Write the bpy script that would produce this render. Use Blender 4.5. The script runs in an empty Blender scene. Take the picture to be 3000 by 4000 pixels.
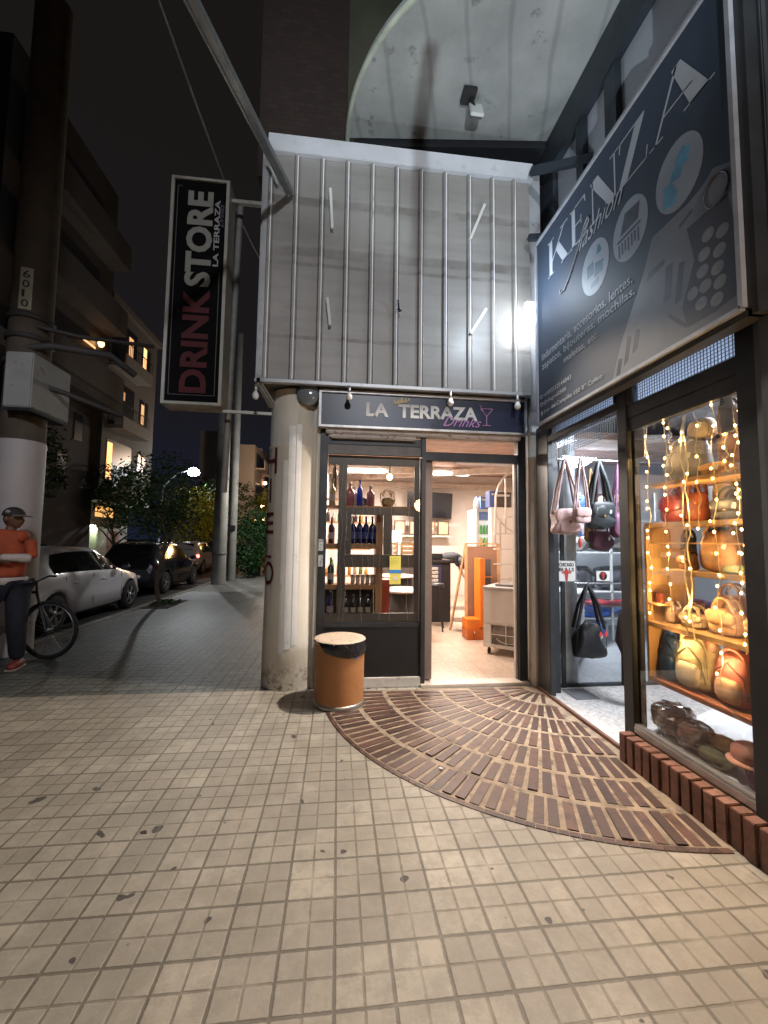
import bpy, bmesh, math, random
from mathutils import Vector, Matrix, noise
R_ = math.radians
random.seed(7)
scene = bpy.context.scene
COL = scene.collection

# ---------------- camera ----------------
cam_d = bpy.data.cameras.new("camera"); cam = bpy.data.objects.new("camera", cam_d); COL.objects.link(cam)
cam_d.sensor_fit = 'VERTICAL'; cam_d.sensor_height = 36.0; cam_d.lens = 36.0*881.13/2212.0
cam_d.clip_start = 0.05; cam_d.clip_end = 600
pit, rol, yaw = 6.86429484e-02, 1.33258679e-02, 1.10633932e-01
fw = Vector((math.sin(yaw), math.cos(yaw), 0)); rt = Vector((math.cos(yaw), -math.sin(yaw), 0)); up = Vector((0, 0, 1))
f2 = fw*math.cos(pit)+up*math.sin(pit); u2 = up*math.cos(pit)-fw*math.sin(pit)
r3 = rt*math.cos(rol)+u2*math.sin(rol); u3 = u2*math.cos(rol)-rt*math.sin(rol)
m3 = Matrix((r3, u3, -f2)).transposed().to_4x4(); m3.translation = Vector((0, 0, 1.5))
cam.matrix_world = m3
scene.camera = cam

# ---------------- world ----------------
w = bpy.data.worlds.new("World"); scene.world = w; w.use_nodes = True
nt = w.node_tree; bg = nt.nodes["Background"]
tc = nt.nodes.new("ShaderNodeTexCoord"); sx = nt.nodes.new("ShaderNodeSeparateXYZ"); nt.links.new(tc.outputs["Generated"], sx.inputs[0])
rp = nt.nodes.new("ShaderNodeValToRGB"); nt.links.new(sx.outputs["Z"], rp.inputs[0])
rp.color_ramp.elements[0].position = 0.0; rp.color_ramp.elements[0].color = (0.010, 0.013, 0.030, 1)
rp.color_ramp.elements[1].position = 0.75; rp.color_ramp.elements[1].color = (0.011, 0.0095, 0.0085, 1)
e = rp.color_ramp.elements.new(0.30); e.color = (0.011, 0.010, 0.012, 1)
nt.links.new(rp.outputs[0], bg.inputs[0]); bg.inputs[1].default_value = 0.9

vs = scene.view_settings
vs.view_transform = 'Standard'; vs.look = 'None'; vs.exposure = 0.0; vs.gamma = 1.0
scene.cycles.max_bounces = 8; scene.cycles.transparent_max_bounces = 16
scene.cycles.use_denoising = True
scene.cycles.sample_clamp_indirect = 4.0; scene.cycles.sample_clamp_direct = 0
scene.cycles.caustics_reflective = False; scene.cycles.caustics_refractive = False

# ---------------- lamps that light the place ----------------
def lamp(name, typ, loc, power, col, size=0.1, target=None, spot=None, blend=.6, sizey=None):
    d = bpy.data.lights.new(name, typ); d.energy = power; d.color = col
    if typ == 'AREA':
        d.size = size
        if sizey: d.shape = 'RECTANGLE'; d.size_y = sizey
    else: d.shadow_soft_size = size
    if typ == 'SPOT': d.spot_size = R_(spot or 120); d.spot_blend = blend
    o = bpy.data.objects.new(name, d); COL.objects.link(o); o.location = loc
    if target is not None:
        o.rotation_euler = (Vector(target)-Vector(loc)).to_track_quat('-Z', 'Y').to_euler()
    return o
COOL = (0.80, 0.90, 1.0); WARM = (1.0, 0.84, 0.72)
# floodlight heads on the corner under the fashion sign
lamp("flood_lamp", 'SPOT', (1.56, 3.64, 3.80), 860, (1.0, 0.86, 0.73), 0.05, (-0.7, 1.7, 0.0), 100, .6)
lamp("flood_side_lamp", 'POINT', (1.50, 3.50, 3.86), 26, (0.72, 0.85, 1.0), 0.04)
# added front fill: an unseen lamp behind the viewer
lamp("front_fill_behind", 'SPOT', (1.0, -5.8, 6.6), 1280, (0.93, 0.95, 1.0), 0.25, (0.75, 4.1, 4.6), 54, .9)
lamp("warm_ground_fill", 'POINT', (1.62, 0.55, 2.2), 30, (1.0, 0.60, 0.32), 0.12)  # added out-of-view warm fill for the ground by the brick base
lamp("car_fill_spot", 'SPOT', (-1.6, -2.0, 6.0), 750, (0.86, 0.88, 1.0), 0.2, (-5.0, 9.0, .5), 34, .8)  # added unseen fill aimed at the parked white car
# added unseen low spot behind the viewer: it lights the balcony soffit
lamp("soffit_fill_spot", 'SPOT', (0.30, -3.0, 1.0), 1450, (0.80, 0.91, 0.98), 0.016, (0.95, 3.3, 6.3), 33, .55)
# street lamp across the road
lamp("street_lamp_far", 'SPOT', (-8.7, 25.4, 5.25), 5200, (0.92, 0.97, 1.0), 0.15, (-7.6, 22.5, 0), 125, .6)
lamp("far_tower_fill", 'POINT', (-5.0, 35.0, 7.5), 1500, (1.0, 0.72, 0.50), 0.2)  # added unseen lamp that brightens the far towers
# inside the drinks shop
for i, (x, y) in enumerate(((0.62, 8.6), (2.45, 8.6))):
    lamp("ceiling_tube", 'AREA', (x, y, 2.9), 200, WARM, 1.0, (x, y, 0), sizey=.25)
lamp("ceiling_front_lamp", 'AREA', (1.2, 5.9, 2.70), 125, WARM, 1.2, (1.2, 5.9, 0), sizey=.5)
# inside the fashion shop
lamp("panel_lamp", 'AREA', (2.75, 2.9, 2.80), 26, (0.82, 0.90, 1.0), 1.9, (2.1, 2.9, 2.75), sizey=.2)
lamp("fashion_ceiling_lamp", 'AREA', (3.7, 5.6, 2.75), 170, (0.86, 0.93, 1.0), 1.0, (3.7, 5.4, 0), sizey=1.0)
lamp("fashion_window_lamp", 'AREA', (3.3, 2.4, 2.72), 130, (0.88, 0.93, 1.0), .8, (3.0, 2.3, 0), sizey=.8)
lamp("vestibule_lamp", 'AREA', (2.75, 3.45, 2.45), 22, (0.86, 0.93, 1.0), .5, (2.7, 3.4, 0), sizey=.3)
# warm orange street light far down the pavement
lamp("porch_lamp", 'POINT', (-3.2, 21.0, 3.0), 120, (1.0, 0.50, 0.18), 0.10)
lamp("far_pavement_fill", 'POINT', (-1.6, 14.0, 3.2), 330, (0.95, 0.92, 0.85), 0.20)  # added unseen pale lamp that brightens the pavement further along

# ---------------- materials ----------------
def new_mat(name):
    m = bpy.data.materials.new(name); m.use_nodes = True
    return m, m.node_tree, m.node_tree.nodes["Principled BSDF"]
def mixcol(nt, fac, a, b, mode='MIX'):
    n = nt.nodes.new("ShaderNodeMix"); n.data_type = 'RGBA'; n.blend_type = mode
    if isinstance(fac, (int, float)): n.inputs[0].default_value = fac
    else: nt.links.new(fac, n.inputs[0])
    for s, v in ((6, a), (7, b)):
        if isinstance(v, (tuple, list)): n.inputs[s].default_value = (*v[:3], 1)
        else: nt.links.new(v, n.inputs[s])
    return n.outputs[2]
def noise_n(nt, scale, detail=4, rough=.55, co=None):
    n = nt.nodes.new("ShaderNodeTexNoise"); n.inputs["Scale"].default_value = scale
    n.inputs["Detail"].default_value = detail; n.inputs["Roughness"].default_value = rough
    if co is None:
        t = nt.nodes.new("ShaderNodeTexCoord"); co = t.outputs["Object"]
    nt.links.new(co, n.inputs["Vector"])
    return n.outputs[0]
def ramp(nt, v, p0, p1, c0=(0, 0, 0), c1=(1, 1, 1)):
    r = nt.nodes.new("ShaderNodeValToRGB"); nt.links.new(v, r.inputs[0])
    r.color_ramp.elements[0].position = p0; r.color_ramp.elements[0].color = (*c0, 1)
    r.color_ramp.elements[1].position = p1; r.color_ramp.elements[1].color = (*c1, 1)
    return r.outputs[0]
def math_n(nt, op, a, b=None):
    n = nt.nodes.new("ShaderNodeMath"); n.operation = op
    for i, v in enumerate((a, b)):
        if v is None: continue
        if isinstance(v, (int, float)): n.inputs[i].default_value = v
        else: nt.links.new(v, n.inputs[i])
    return n.outputs[0]
def bump(nt, bs, h, strength=.3, dist=.01):
    b = nt.nodes.new("ShaderNodeBump"); b.inputs["Strength"].default_value = strength; b.inputs["Distance"].default_value = dist
    nt.links.new(h, b.inputs["Height"]); nt.links.new(b.outputs[0], bs.inputs["Normal"])
_mc = {}
def M(col, rough=.6, metal=0.0, var=.18, scale=9.0, bmp=.15, coat=0.0, key=None, dirt=None, sub=0):
    k = (tuple(col), rough, metal, var, scale, bmp, coat, dirt)
    if k in _mc: return _mc[k]
    m, nt, bs = new_mat(key or "surface")
    c = col
    if var > 0:
        n1 = noise_n(nt, scale)
        c = mixcol(nt, ramp(nt, n1, .3, .7), tuple(x*(1-var) for x in col), tuple(min(1, x*(1+var)) for x in col))
    if dirt:
        n2 = noise_n(nt, dirt[1], 6, .65)
        c = mixcol(nt, ramp(nt, n2, dirt[2], dirt[2]+.12), c, dirt[0])
    if isinstance(c, tuple): bs.inputs["Base Color"].default_value = (*c, 1)
    else: nt.links.new(c, bs.inputs["Base Color"])
    bs.inputs["Roughness"].default_value = rough; bs.inputs["Metallic"].default_value = metal
    if coat: bs.inputs["Coat Weight"].default_value = coat
    if bmp > 0: bump(nt, bs, noise_n(nt, scale*6, 3), bmp, .004)
    _mc[k] = m
    return m
_me = {}
def EM(col, s):
    k = (col, s)
    if k in _me: return _me[k]
    m, nt, bs = new_mat("glowing")
    bs.inputs["Base Color"].default_value = (*col, 1)
    bs.inputs["Emission Color"].default_value = (*col, 1); bs.inputs["Emission Strength"].default_value = s
    _me[k] = m
    return m
def GLASS(tint=(1, 1, 1), refl=.12, rough=.02):
    k = ('g', tint, refl, rough)
    if k in _me: return _me[k]
    m = bpy.data.materials.new("pane_glass"); m.use_nodes = True; nt = m.node_tree; nt.nodes.clear()
    o = nt.nodes.new("ShaderNodeOutputMaterial"); mx = nt.nodes.new("ShaderNodeMixShader")
    t = nt.nodes.new("ShaderNodeBsdfTransparent"); g = nt.nodes.new("ShaderNodeBsdfGlossy")
    t.inputs[0].default_value = (*tint, 1); g.inputs["Roughness"].default_value = rough
    lw = nt.nodes.new("ShaderNodeFresnel"); lw.inputs[0].default_value = 1.45
    nt.links.new(math_n(nt, 'MULTIPLY', lw.outputs[0], refl*8), mx.inputs[0])
    nt.links.new(t.outputs[0], mx.inputs[1]); nt.links.new(g.outputs[0], mx.inputs[2]); nt.links.new(mx.outputs[0], o.inputs[0])
    _me[k] = m
    return m

def tile_mat(name, px, py, ox, oy, c_tile, c_grout, groove=.006, wide=.010, stain=(.05, .045, .04), rough=.62, bst=.6, warp=0.0, dark_amt=.35, thin_amt=.78):
    """square cells in pairs: every second joint is the wider, darker one between two tiles"""
    m, nt, bs = new_mat(name)
    t = nt.nodes.new("ShaderNodeTexCoord"); co = t.outputs["Object"]
    if warp > 0:
        nn = nt.nodes.new("ShaderNodeTexNoise"); nn.inputs["Scale"].default_value = 6; nt.links.new(co, nn.inputs["Vector"])
        vm = nt.nodes.new("ShaderNodeVectorMath"); vm.operation = 'SCALE'; vm.inputs["Scale"].default_value = warp
        sb = nt.nodes.new("ShaderNodeVectorMath"); sb.operation = 'SUBTRACT'; sb.inputs[1].default_value = (.5, .5, .5)
        nt.links.new(nn.outputs["Color"], sb.inputs[0]); nt.links.new(sb.outputs[0], vm.inputs[0])
        ad = nt.nodes.new("ShaderNodeVectorMath"); nt.links.new(co, ad.inputs[0]); nt.links.new(vm.outputs[0], ad.inputs[1]); co = ad.outputs[0]
    s = nt.nodes.new("ShaderNodeSeparateXYZ"); nt.links.new(co, s.inputs[0])
    def axis(v, p, o):
        u = math_n(nt, 'DIVIDE', math_n(nt, 'SUBTRACT', v, o), p)
        fr = math_n(nt, 'SUBTRACT', u, math_n(nt, 'ROUND', u))
        d = math_n(nt, 'MULTIPLY', math_n(nt, 'ABSOLUTE', fr), p)                 # metres to nearest joint
        uh = math_n(nt, 'MULTIPLY', u, .5)
        fh = math_n(nt, 'ABSOLUTE', math_n(nt, 'SUBTRACT', uh, math_n(nt, 'ROUND', uh)))
        dh = math_n(nt, 'MULTIPLY', fh, 2*p)                                       # metres to nearest wide joint
        return u, d, dh
    ux, dx, dhx = axis(s.outputs[0], px, ox); uy, dy, dhy = axis(s.outputs[1], py, oy)
    nz = noise_n(nt, 40, 3, .6)
    def joint(d, wdt):
        mr = nt.nodes.new("ShaderNodeMapRange"); mr.interpolation_type = 'SMOOTHSTEP'
        nt.links.new(math_n(nt, 'ADD', d, math_n(nt, 'MULTIPLY', math_n(nt, 'SUBTRACT', nz, .5), wdt*.7)), mr.inputs[0])
        mr.inputs[1].default_value = wdt*.35; mr.inputs[2].default_value = wdt*.85; mr.inputs[3].default_value = 1; mr.inputs[4].default_value = 0
        return mr.outputs[0]
    thin = math_n(nt, 'MULTIPLY', math_n(nt, 'MAXIMUM', joint(dx, groove), joint(dy, groove)), ramp(nt, noise_n(nt, 4.5, 4, .6), .36, .58, (.35, .35, .35), (1, 1, 1)))
    fat = math_n(nt, 'MAXIMUM', joint(dhx, wide), joint(dhy, wide))
    # per-tile tone
    cb = nt.nodes.new("ShaderNodeCombineXYZ")
    nt.links.new(math_n(nt, 'FLOOR', math_n(nt, 'MULTIPLY', ux, .5)), cb.inputs[0]); nt.links.new(math_n(nt, 'FLOOR', math_n(nt, 'MULTIPLY', uy, .5)), cb.inputs[1])
    wn = nt.nodes.new("ShaderNodeTexWhiteNoise"); wn.noise_dimensions = '2D'; nt.links.new(cb.outputs[0], wn.inputs["Vector"])
    cb2 = nt.nodes.new("ShaderNodeCombineXYZ")
    nt.links.new(math_n(nt, 'FLOOR', ux), cb2.inputs[0]); nt.links.new(math_n(nt, 'FLOOR', uy), cb2.inputs[1])
    wn2 = nt.nodes.new("ShaderNodeTexWhiteNoise"); wn2.noise_dimensions = '2D'; nt.links.new(cb2.outputs[0], wn2.inputs["Vector"])
    c = mixcol(nt, wn.outputs["Value"], tuple(x*.74 for x in c_tile), tuple(x*1.08 for x in c_tile))
    c = mixcol(nt, math_n(nt, 'MULTIPLY', wn2.outputs["Value"], .16), c, tuple(x*.55 for x in c_tile))
    c = mixcol(nt, math_n(nt, 'MULTIPLY', ramp(nt, noise_n(nt, 1.5, 8, .72), .44, .60), .60), c, tuple(x*.46 for x in c_tile))
    c = mixcol(nt, math_n(nt, 'MULTIPLY', ramp(nt, noise_n(nt, 9, 8, .8), .47, .58), .55), c, tuple(x*.62 for x in c_tile))
    c = mixcol(nt, math_n(nt, 'MULTIPLY', ramp(nt, noise_n(nt, 120, 2, .7), .55, .7), .15), c, tuple(min(1, x*1.3) for x in c_tile))
    c = mixcol(nt, ramp(nt, noise_n(nt, 7.5, 2, .4), .712, .722), c, stain)       # trodden gum and spots
    c = mixcol(nt, math_n(nt, 'MULTIPLY', thin, thin_amt), c, c_grout)
    c = mixcol(nt, math_n(nt, 'MULTIPLY', fat, math_n(nt, 'ADD', .35, math_n(nt, 'MULTIPLY', noise_n(nt, 3, 3), dark_amt))), c, tuple(x*.5 for x in c_grout))
    if warp > 0:
        c = mixcol(nt, math_n(nt, 'MULTIPLY', ramp(nt, noise_n(nt, 9, 8, .75), .50, .62), .75), c, tuple(x*.35 for x in c_tile))
        c = mixcol(nt, math_n(nt, 'MULTIPLY', ramp(nt, noise_n(nt, 22, 6, .75), .58, .66), .7), c, tuple(x*2.3 for x in c_tile))
    nt.links.new(c, bs.inputs["Base Color"])
    bs.inputs["Roughness"].default_value = rough
    h = math_n(nt, 'SUBTRACT', math_n(nt, 'MULTIPLY', noise_n(nt, 60, 4), .25), math_n(nt, 'MAXIMUM', thin, fat))
    h = math_n(nt, 'ADD', h, math_n(nt, 'MULTIPLY', wn.outputs["Value"], .25))
    bump(nt, bs, h, bst, .004)
    return m

def terrazzo(name, base, chip, scale=55, rough=.35, grid=None):
    m, nt, bs = new_mat(name)
    v = nt.nodes.new("ShaderNodeTexVoronoi"); v.inputs["Scale"].default_value = scale
    t = nt.nodes.new("ShaderNodeTexCoord"); nt.links.new(t.outputs["Object"], v.inputs["Vector"])
    c = mixcol(nt, ramp(nt, v.outputs["Color"], .25, .8), base, chip)
    c = mixcol(nt, math_n(nt, 'MULTIPLY', ramp(nt, noise_n(nt, 5, 5), .45, .75), .4), c, tuple(x*.6 for x in base))
    if grid:
        br = nt.nodes.new("ShaderNodeTexBrick"); br.offset = 0; br.inputs["Scale"].default_value = 1
        br.inputs["Brick Width"].default_value = grid; br.inputs["Row Height"].default_value = grid; br.inputs["Mortar Size"].default_value = .003
        nt.links.new(t.outputs["Object"], br.inputs["Vector"])
        c = mixcol(nt, br.outputs["Fac"], c, tuple(x*.45 for x in base))
    nt.links.new(c, bs.inputs["Base Color"]); bs.inputs["Roughness"].default_value = rough
    return m

def cell_mat(name, c1, c2, c3, scale=14, rough=.8, isl=True):
    """each separate piece of the mesh takes its own tone, with mottling on top"""
    m, nt, bs = new_mat(name)
    g = nt.nodes.new("ShaderNodeNewGeometry")
    c = mixcol(nt, g.outputs["Random Per Island"], c1, c2)
    c = mixcol(nt, ramp(nt, noise_n(nt, scale, 6, .7), .45, .7), c, c3)
    nt.links.new(c, bs.inputs["Base Color"]); bs.inputs["Roughness"].default_value = rough
    bump(nt, bs, noise_n(nt, 70, 4), .5, .004)
    return m

# ---------------- mesh helpers ----------------
class MB:
    def __init__(s): s.v = []; s.f = []; s.sm = []
    def add(s, vs, fs, smooth=False):
        b = len(s.v); s.v += [tuple(v) for v in vs]; s.f += [tuple(i+b for i in f) for f in fs]; s.sm += [smooth]*len(fs); return s
    def box(s, x0, x1, y0, y1, z0, z1, mat=None):
        p = [(x, y, z) for z in (z0, z1) for y in (y0, y1) for x in (x0, x1)]
        if mat: p = [mat @ Vector(q) for q in p]
        return s.add(p, [(0, 2, 3, 1), (4, 5, 7, 6), (0, 1, 5, 4), (2, 6, 7, 3), (0, 4, 6, 2), (1, 3, 7, 5)])
    def bbox(s, c, size, rz=0, rx=0, ry=0):
        m = Matrix.Translation(c) @ Matrix.Rotation(rz, 4, 'Z') @ Matrix.Rotation(ry, 4, 'Y') @ Matrix.Rotation(rx, 4, 'X')
        a, b, d = (x/2 for x in size)
        return s.box(-a, a, -b, b, -d, d, m)
    def bar(s, p0, p1, wd, ht=None, roll=0):
        p0 = Vector(p0); p1 = Vector(p1); ht = ht or wd; d = p1-p0
        m = Matrix.Translation(p0) @ d.to_track_quat('Z', 'Y').to_matrix().to_4x4() @ Matrix.Rotation(roll, 4, 'Z')
        return s.box(-wd/2, wd/2, -ht/2, ht/2, 0, d.length, m)
    def cyl(s, p0, p1, r0, r1=None, n=14, caps=True):
        return s.tube([p0, p1], [r0, r0 if r1 is None else r1], n, caps)
    def tube(s, pts, r, n=8, caps=True, smooth=True):
        pts = [Vector(p) for p in pts]; k = len(pts)
        if isinstance(r, (int, float)): r = [r]*k
        vs = []; ref = None
        for i, p in enumerate(pts):
            d = (pts[min(i+1, k-1)]-pts[max(i-1, 0)])
            if d.length < 1e-9: d = Vector((0, 0, 1))
            d.normalize()
            if ref is None: ref = d.orthogonal().normalized()
            ref = (ref-d*ref.dot(d)); ref = ref.normalized() if ref.length > 1e-6 else d.orthogonal().normalized()
            b = d.cross(ref)
            vs += [p+(ref*math.cos(2*math.pi*j/n)+b*math.sin(2*math.pi*j/n))*r[i] for j in range(n)]
        fs = [(i*n+j, i*n+(j+1) % n, (i+1)*n+(j+1) % n, (i+1)*n+j) for i in range(k-1) for j in range(n)]
        s.add(vs, fs, smooth)
        if caps:
            s.add([vs[j] for j in range(n)][::-1], [tuple(range(n))]); s.add([vs[(k-1)*n+j] for j in range(n)], [tuple(range(n))])
        return s
    def lathe(s, prof, c=(0, 0, 0), n=24, a0=0, a1=2*math.pi):
        full = abs(a1-a0-2*math.pi) < 1e-6; m = n if full else n+1
        vs = [(c[0]+r*math.cos(a0+(a1-a0)*j/n), c[1]+r*math.sin(a0+(a1-a0)*j/n), c[2]+z) for r, z in prof for j in range(m)]
        fs = [(i*m+j, i*m+(j+1) % m, (i+1)*m+(j+1) % m, (i+1)*m+j) for i in range(len(prof)-1) for j in range(n)]
        return s.add(vs, fs, True)
    def ell(s, c, r, nu=16, nv=10, ex=1.0, m=None, jit=0, seed=0):
        vs = []
        def pw(a): return math.copysign(abs(a)**ex, a)
        for i in range(nv+1):
            ph = -math.pi/2+math.pi*i/nv
            for j in range(nu):
                th = 2*math.pi*j/nu
                q = Vector((pw(math.cos(ph))*pw(math.cos(th))*r[0], pw(math.cos(ph))*pw(math.sin(th))*r[1], pw(math.sin(ph))*r[2]))
                if jit: q *= 1+jit*noise.noise(q*(2.2/max(r))+Vector((seed, seed*.7, 0)))
                if m: q = m @ q
                vs.append(q+Vector(c))
        fs = [(i*nu+j, i*nu+(j+1) % nu, (i+1)*nu+(j+1) % nu, (i+1)*nu+j) for i in range(nv) for j in range(nu)]
        return s.add(vs, fs, True)
    def prism(s, pts, o, u, v, nrm, t):
        """polygon pts (2d) on plane o,u,v, thickened by t along nrm"""
        o, u, v, nrm = map(Vector, (o, u, v, nrm)); n = len(pts)
        a = [o+u*p[0]+v*p[1] for p in pts]; b = [q+nrm*t for q in a]
        s.add(a+b, [tuple(range(n))[::-1], tuple(range(n, 2*n))]+[(i, (i+1) % n, n+(i+1) % n, n+i) for i in range(n)])
        return s
    def build(s, name, mat, parent=None, bevel=0.0, **kw):
        me = bpy.data.meshes.new(name); me.from_pydata(s.v, [], s.f); me.update()
        me.polygons.foreach_set("use_smooth", s.sm)
        bm = bmesh.new(); bm.from_mesh(me); bmesh.ops.recalc_face_normals(bm, faces=bm.faces)
        if bevel: bmesh.ops.bevel(bm, geom=[e for e in bm.edges if e.is_manifold and e.calc_face_angle(0) > .6], offset=bevel, segments=2, affect='EDGES', clamp_overlap=True)
        bm.to_mesh(me); bm.free()
        me.materials.append(mat)
        o = bpy.data.objects.new(name, me); COL.objects.link(o)
        if parent is not None:
            o.parent = parent
            if parent.location.length > 0 or parent.rotation_euler.z: o.matrix_parent_inverse = Matrix.Identity(4)
        tag(o, **kw)
        return o
def tag(o, label=None, cat=None, group=None, kind=None):
    if label: o['label'] = label
    if cat: o['category'] = cat
    if group: o['group'] = group
    if kind: o['kind'] = kind
    return o
def thing(name, label, cat, loc=(0, 0, 0), rz=0, group=None):
    o = bpy.data.objects.new(name, None); COL.objects.link(o); o.location = loc; o.rotation_euler = (0, 0, rz)
    o.empty_display_size = .1
    return tag(o, label, cat, group)
def dup(root, loc, rz=None, label=None):
    r = root.copy(); COL.objects.link(r); r.location = loc
    if rz is not None: r.rotation_euler = (0, 0, rz)
    if label: r['label'] = label
    for ch in list(root.children):
        c = ch.copy(); COL.objects.link(c); c.parent = r
        for g in ch.children:
            d = g.copy(); COL.objects.link(d); d.parent = c
    return r
def text_mesh(body, offset=.0, shear=0, space=1.0, align='LEFT'):
    cu = bpy.data.curves.new("lettering", 'FONT'); cu.body = body; cu.offset = offset; cu.shear = shear; cu.space_character = space
    cu.resolution_u = 3; cu.align_x = align
    o = bpy.data.objects.new("lettering", cu); COL.objects.link(o)
    dg = bpy.context.evaluated_depsgraph_get(); dg.update()
    me = bpy.data.meshes.new_from_object(o.evaluated_get(dg)); COL.objects.unlink(o); bpy.data.objects.remove(o)
    vs = [v.co.copy() for v in me.vertices]; fs = [tuple(p.vertices) for p in me.polygons]
    return vs, fs
def text(name, body, O, U, V, W, H, mat, parent, offset=.0, shear=0, space=1.0, fit=True, rise=.002, wrap=None, mb=None, sub=4):
    """writing fitted into a W x H field whose lower start corner is O, running along U with up V"""
    vs, fs = text_mesh(body, offset, shear, space)
    x0 = min(v.x for v in vs); x1 = max(v.x for v in vs); y0 = min(v.y for v in vs); y1 = max(v.y for v in vs)
    O, U, V = Vector(O), Vector(U), Vector(V); N = U.cross(V)
    out = []
    for v in vs:
        a = (v.x-x0)/(x1-x0)*W; b = (v.y-y0)/(y1-y0)*H
        out.append(wrap(a, b) if wrap else O+U*a+V*b+N*rise)
    if mb is not None: mb.add(out, fs); return None
    return MB().add(out, fs).build(name, mat, parent)

# common materials
m_frame = M((.035, .038, .042), .42, .3, .25, 5, .1)
m_frame2 = M((.085, .078, .068), .45, .2, .15, 6, .1)
m_white = M((.62, .62, .60), .5, 0, .08, 4, .08)
m_alu = M((.45, .46, .47), .35, .8, .12, 8, .05)
m_black = M((.012, .012, .013), .45, 0, .2, 6, .05)
m_wood = M((.42, .22, .09), .5, 0, .25, 3, .1)
m_rubber = M((.015, .015, .015), .8, 0, .1, 20, .1)
m_chrome = M((.6, .6, .62), .2, 1, .05, 8, 0)
m_bulb = M((.75, .75, .72), .25, 0, .03, 8, 0, .6)

# =====================================================================
# SETTING: ground, pavements, road
# =====================================================================
m_tile = tile_mat("pavement_tiles", .1003, .1049, .0167, 1.409, (.365, .333, .275), (.145, .125, .095), groove=.0085, wide=.0105)
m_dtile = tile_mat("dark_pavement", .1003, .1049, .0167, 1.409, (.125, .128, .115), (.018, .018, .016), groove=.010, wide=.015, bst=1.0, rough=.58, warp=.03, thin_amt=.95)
MB().box(-4.12, 2.4, -6, 4.25, -.12, 0).build("pavement_tiles_near", m_tile, kind='structure')
MB().box(-4.12, -.34, 4.25, 12.0, -.12, -.004).build("pavement_tiles_far", m_dtile, kind='structure')
m_conc = M((.20, .20, .185), .75, 0, .2, 2.5, .3, dirt=((.10, .10, .09), 3.0, .55))
MB().box(-4.12, -.34, 12.0, 60, -.12, -.006).build("concrete_pavement", m_conc, kind='structure')
kb = MB(); y = -6.0
while y < 60:
    kb.box(-4.30, -4.125, y+.006, y+.99, -.17, .002+random.uniform(-.004, .004)); y += 1.0
kb.build("kerb", M((.22, .215, .20), .8, 0, .25, 4, .5), bevel=.012, kind='structure')
MB().box(-11.3, -4.302, -8, 90, -.30, -.15).build("road", M((.045, .046, .05), .7, 0, .3, 3, .5, dirt=((.07, .068, .062), 1.2, .55)), kind='structure')
MB().box(-11.5, -11.3, -8, 90, -.3, -.02).build("kerb_opposite", M((.2, .2, .19), .8), kind='structure')
MB().box(-22, -11.5, -8, 90, -.3, -.03).build("pavement_opposite", m_conc, kind='structure')
MB().box(-300, 300, -300, 300, -1.0, -.32).build("ground", M((.04, .04, .042), .9), kind='structure')

# brick fan by the doors
FC = Vector((2.12, 4.12))
m_mortar = M((.265, .205, .145), .8, 0, .3, 12, .5, dirt=((.12, .088, .065), 7, .52))
fan = []
for i in range(41):
    a = R_(170+102*i/40); fan.append((FC.x+2.222*math.cos(a), FC.y+2.222*math.sin(a)))
fan = [(x, min(y, 4.165)) for x, y in fan if x < 2.06]
poly = [(2.06, 4.165)]+[(FC.x+2.25*math.cos(R_(179)), 4.165)]+fan+[(2.06, fan[-1][1]-.01)]
poly = [p for i, p in enumerate(poly) if i == 0 or (Vector(p)-Vector(poly[i-1])).length > .01]
MB().prism(poly, (0, 0, .0005), (1, 0, 0), (0, 1, 0), (0, 0, 1), .003).build("fan_mortar_bed", m_mortar, kind='structure')
fb = MB()
radii = [.20, .50, .79, 1.08, 1.36, 1.65, 1.945]
for k, r0 in enumerate(radii):
    r1 = r0+(.262 if k < 6 else .255); n = max(4, int((r0+r1)/2*math.pi/2*1.11/(.080 if k > 2 else .067))); span = 100.0
    for i in range(n):
        a = R_(176.5+span*(i+.5)/n); da = random.uniform(-.002, .002)
        d = Vector((math.cos(a+da), math.sin(a+da))); t = Vector((-d.y, d.x))
        c0 = FC+d*(r0+.006+random.uniform(0, .006)); c1 = FC+d*(r1-random.uniform(0, .01))
        hw = .0272 if k > 2 else (.0235 if k > 0 else .017)
        qs = [c0-t*hw, c1-t*hw*1.05, c1+t*hw*1.05, c0+t*hw]
        if any(q.x > 2.055 or q.y > 4.16 for q in qs): continue
        if any(q.x > 1.965 and q.y < 2.74 for q in qs): continue
        h = .0062+random.uniform(-.0015, .002)+(.006 if random.random() < .06 else 0)
        tilt = random.uniform(-.002, .002)
        vs = [(q.x, q.y, .002) for q in qs]+[(q.x, q.y, h+(tilt if j in (1, 2) else -tilt)) for j, q in enumerate(qs)]
        fb.add(vs, [(3, 2, 1, 0), (4, 5, 6, 7), (0, 1, 5, 4), (1, 2, 6, 5), (2, 3, 7, 6), (3, 0, 4, 7)])
for i in range(70):
    a0 = R_(176+98*(i+.03)/70); a1 = R_(176+98*(i+.97)/70)
    q = [FC+Vector((math.cos(a), math.sin(a)))*r_ for a, r_ in ((a0, 2.206), (a1, 2.206), (a1, 2.240), (a0, 2.240))]
    if any(p.x > 1.965 and p.y < 2.74 or p.y > 4.16 for p in q): continue
    fb.add([(p.x, p.y, .0006) for p in q]+[(p.x, p.y, .0045) for p in q], [(3, 2, 1, 0), (4, 5, 6, 7), (0, 1, 5, 4), (1, 2, 6, 5), (2, 3, 7, 6), (3, 0, 4, 7)])
m_brick = cell_mat("fan_brick", (.042, .020, .015), (.115, .056, .038), (.034, .022, .019), 13, .52)
fb.build("fan_bricks", m_brick, bevel=.003, kind='structure')

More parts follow.
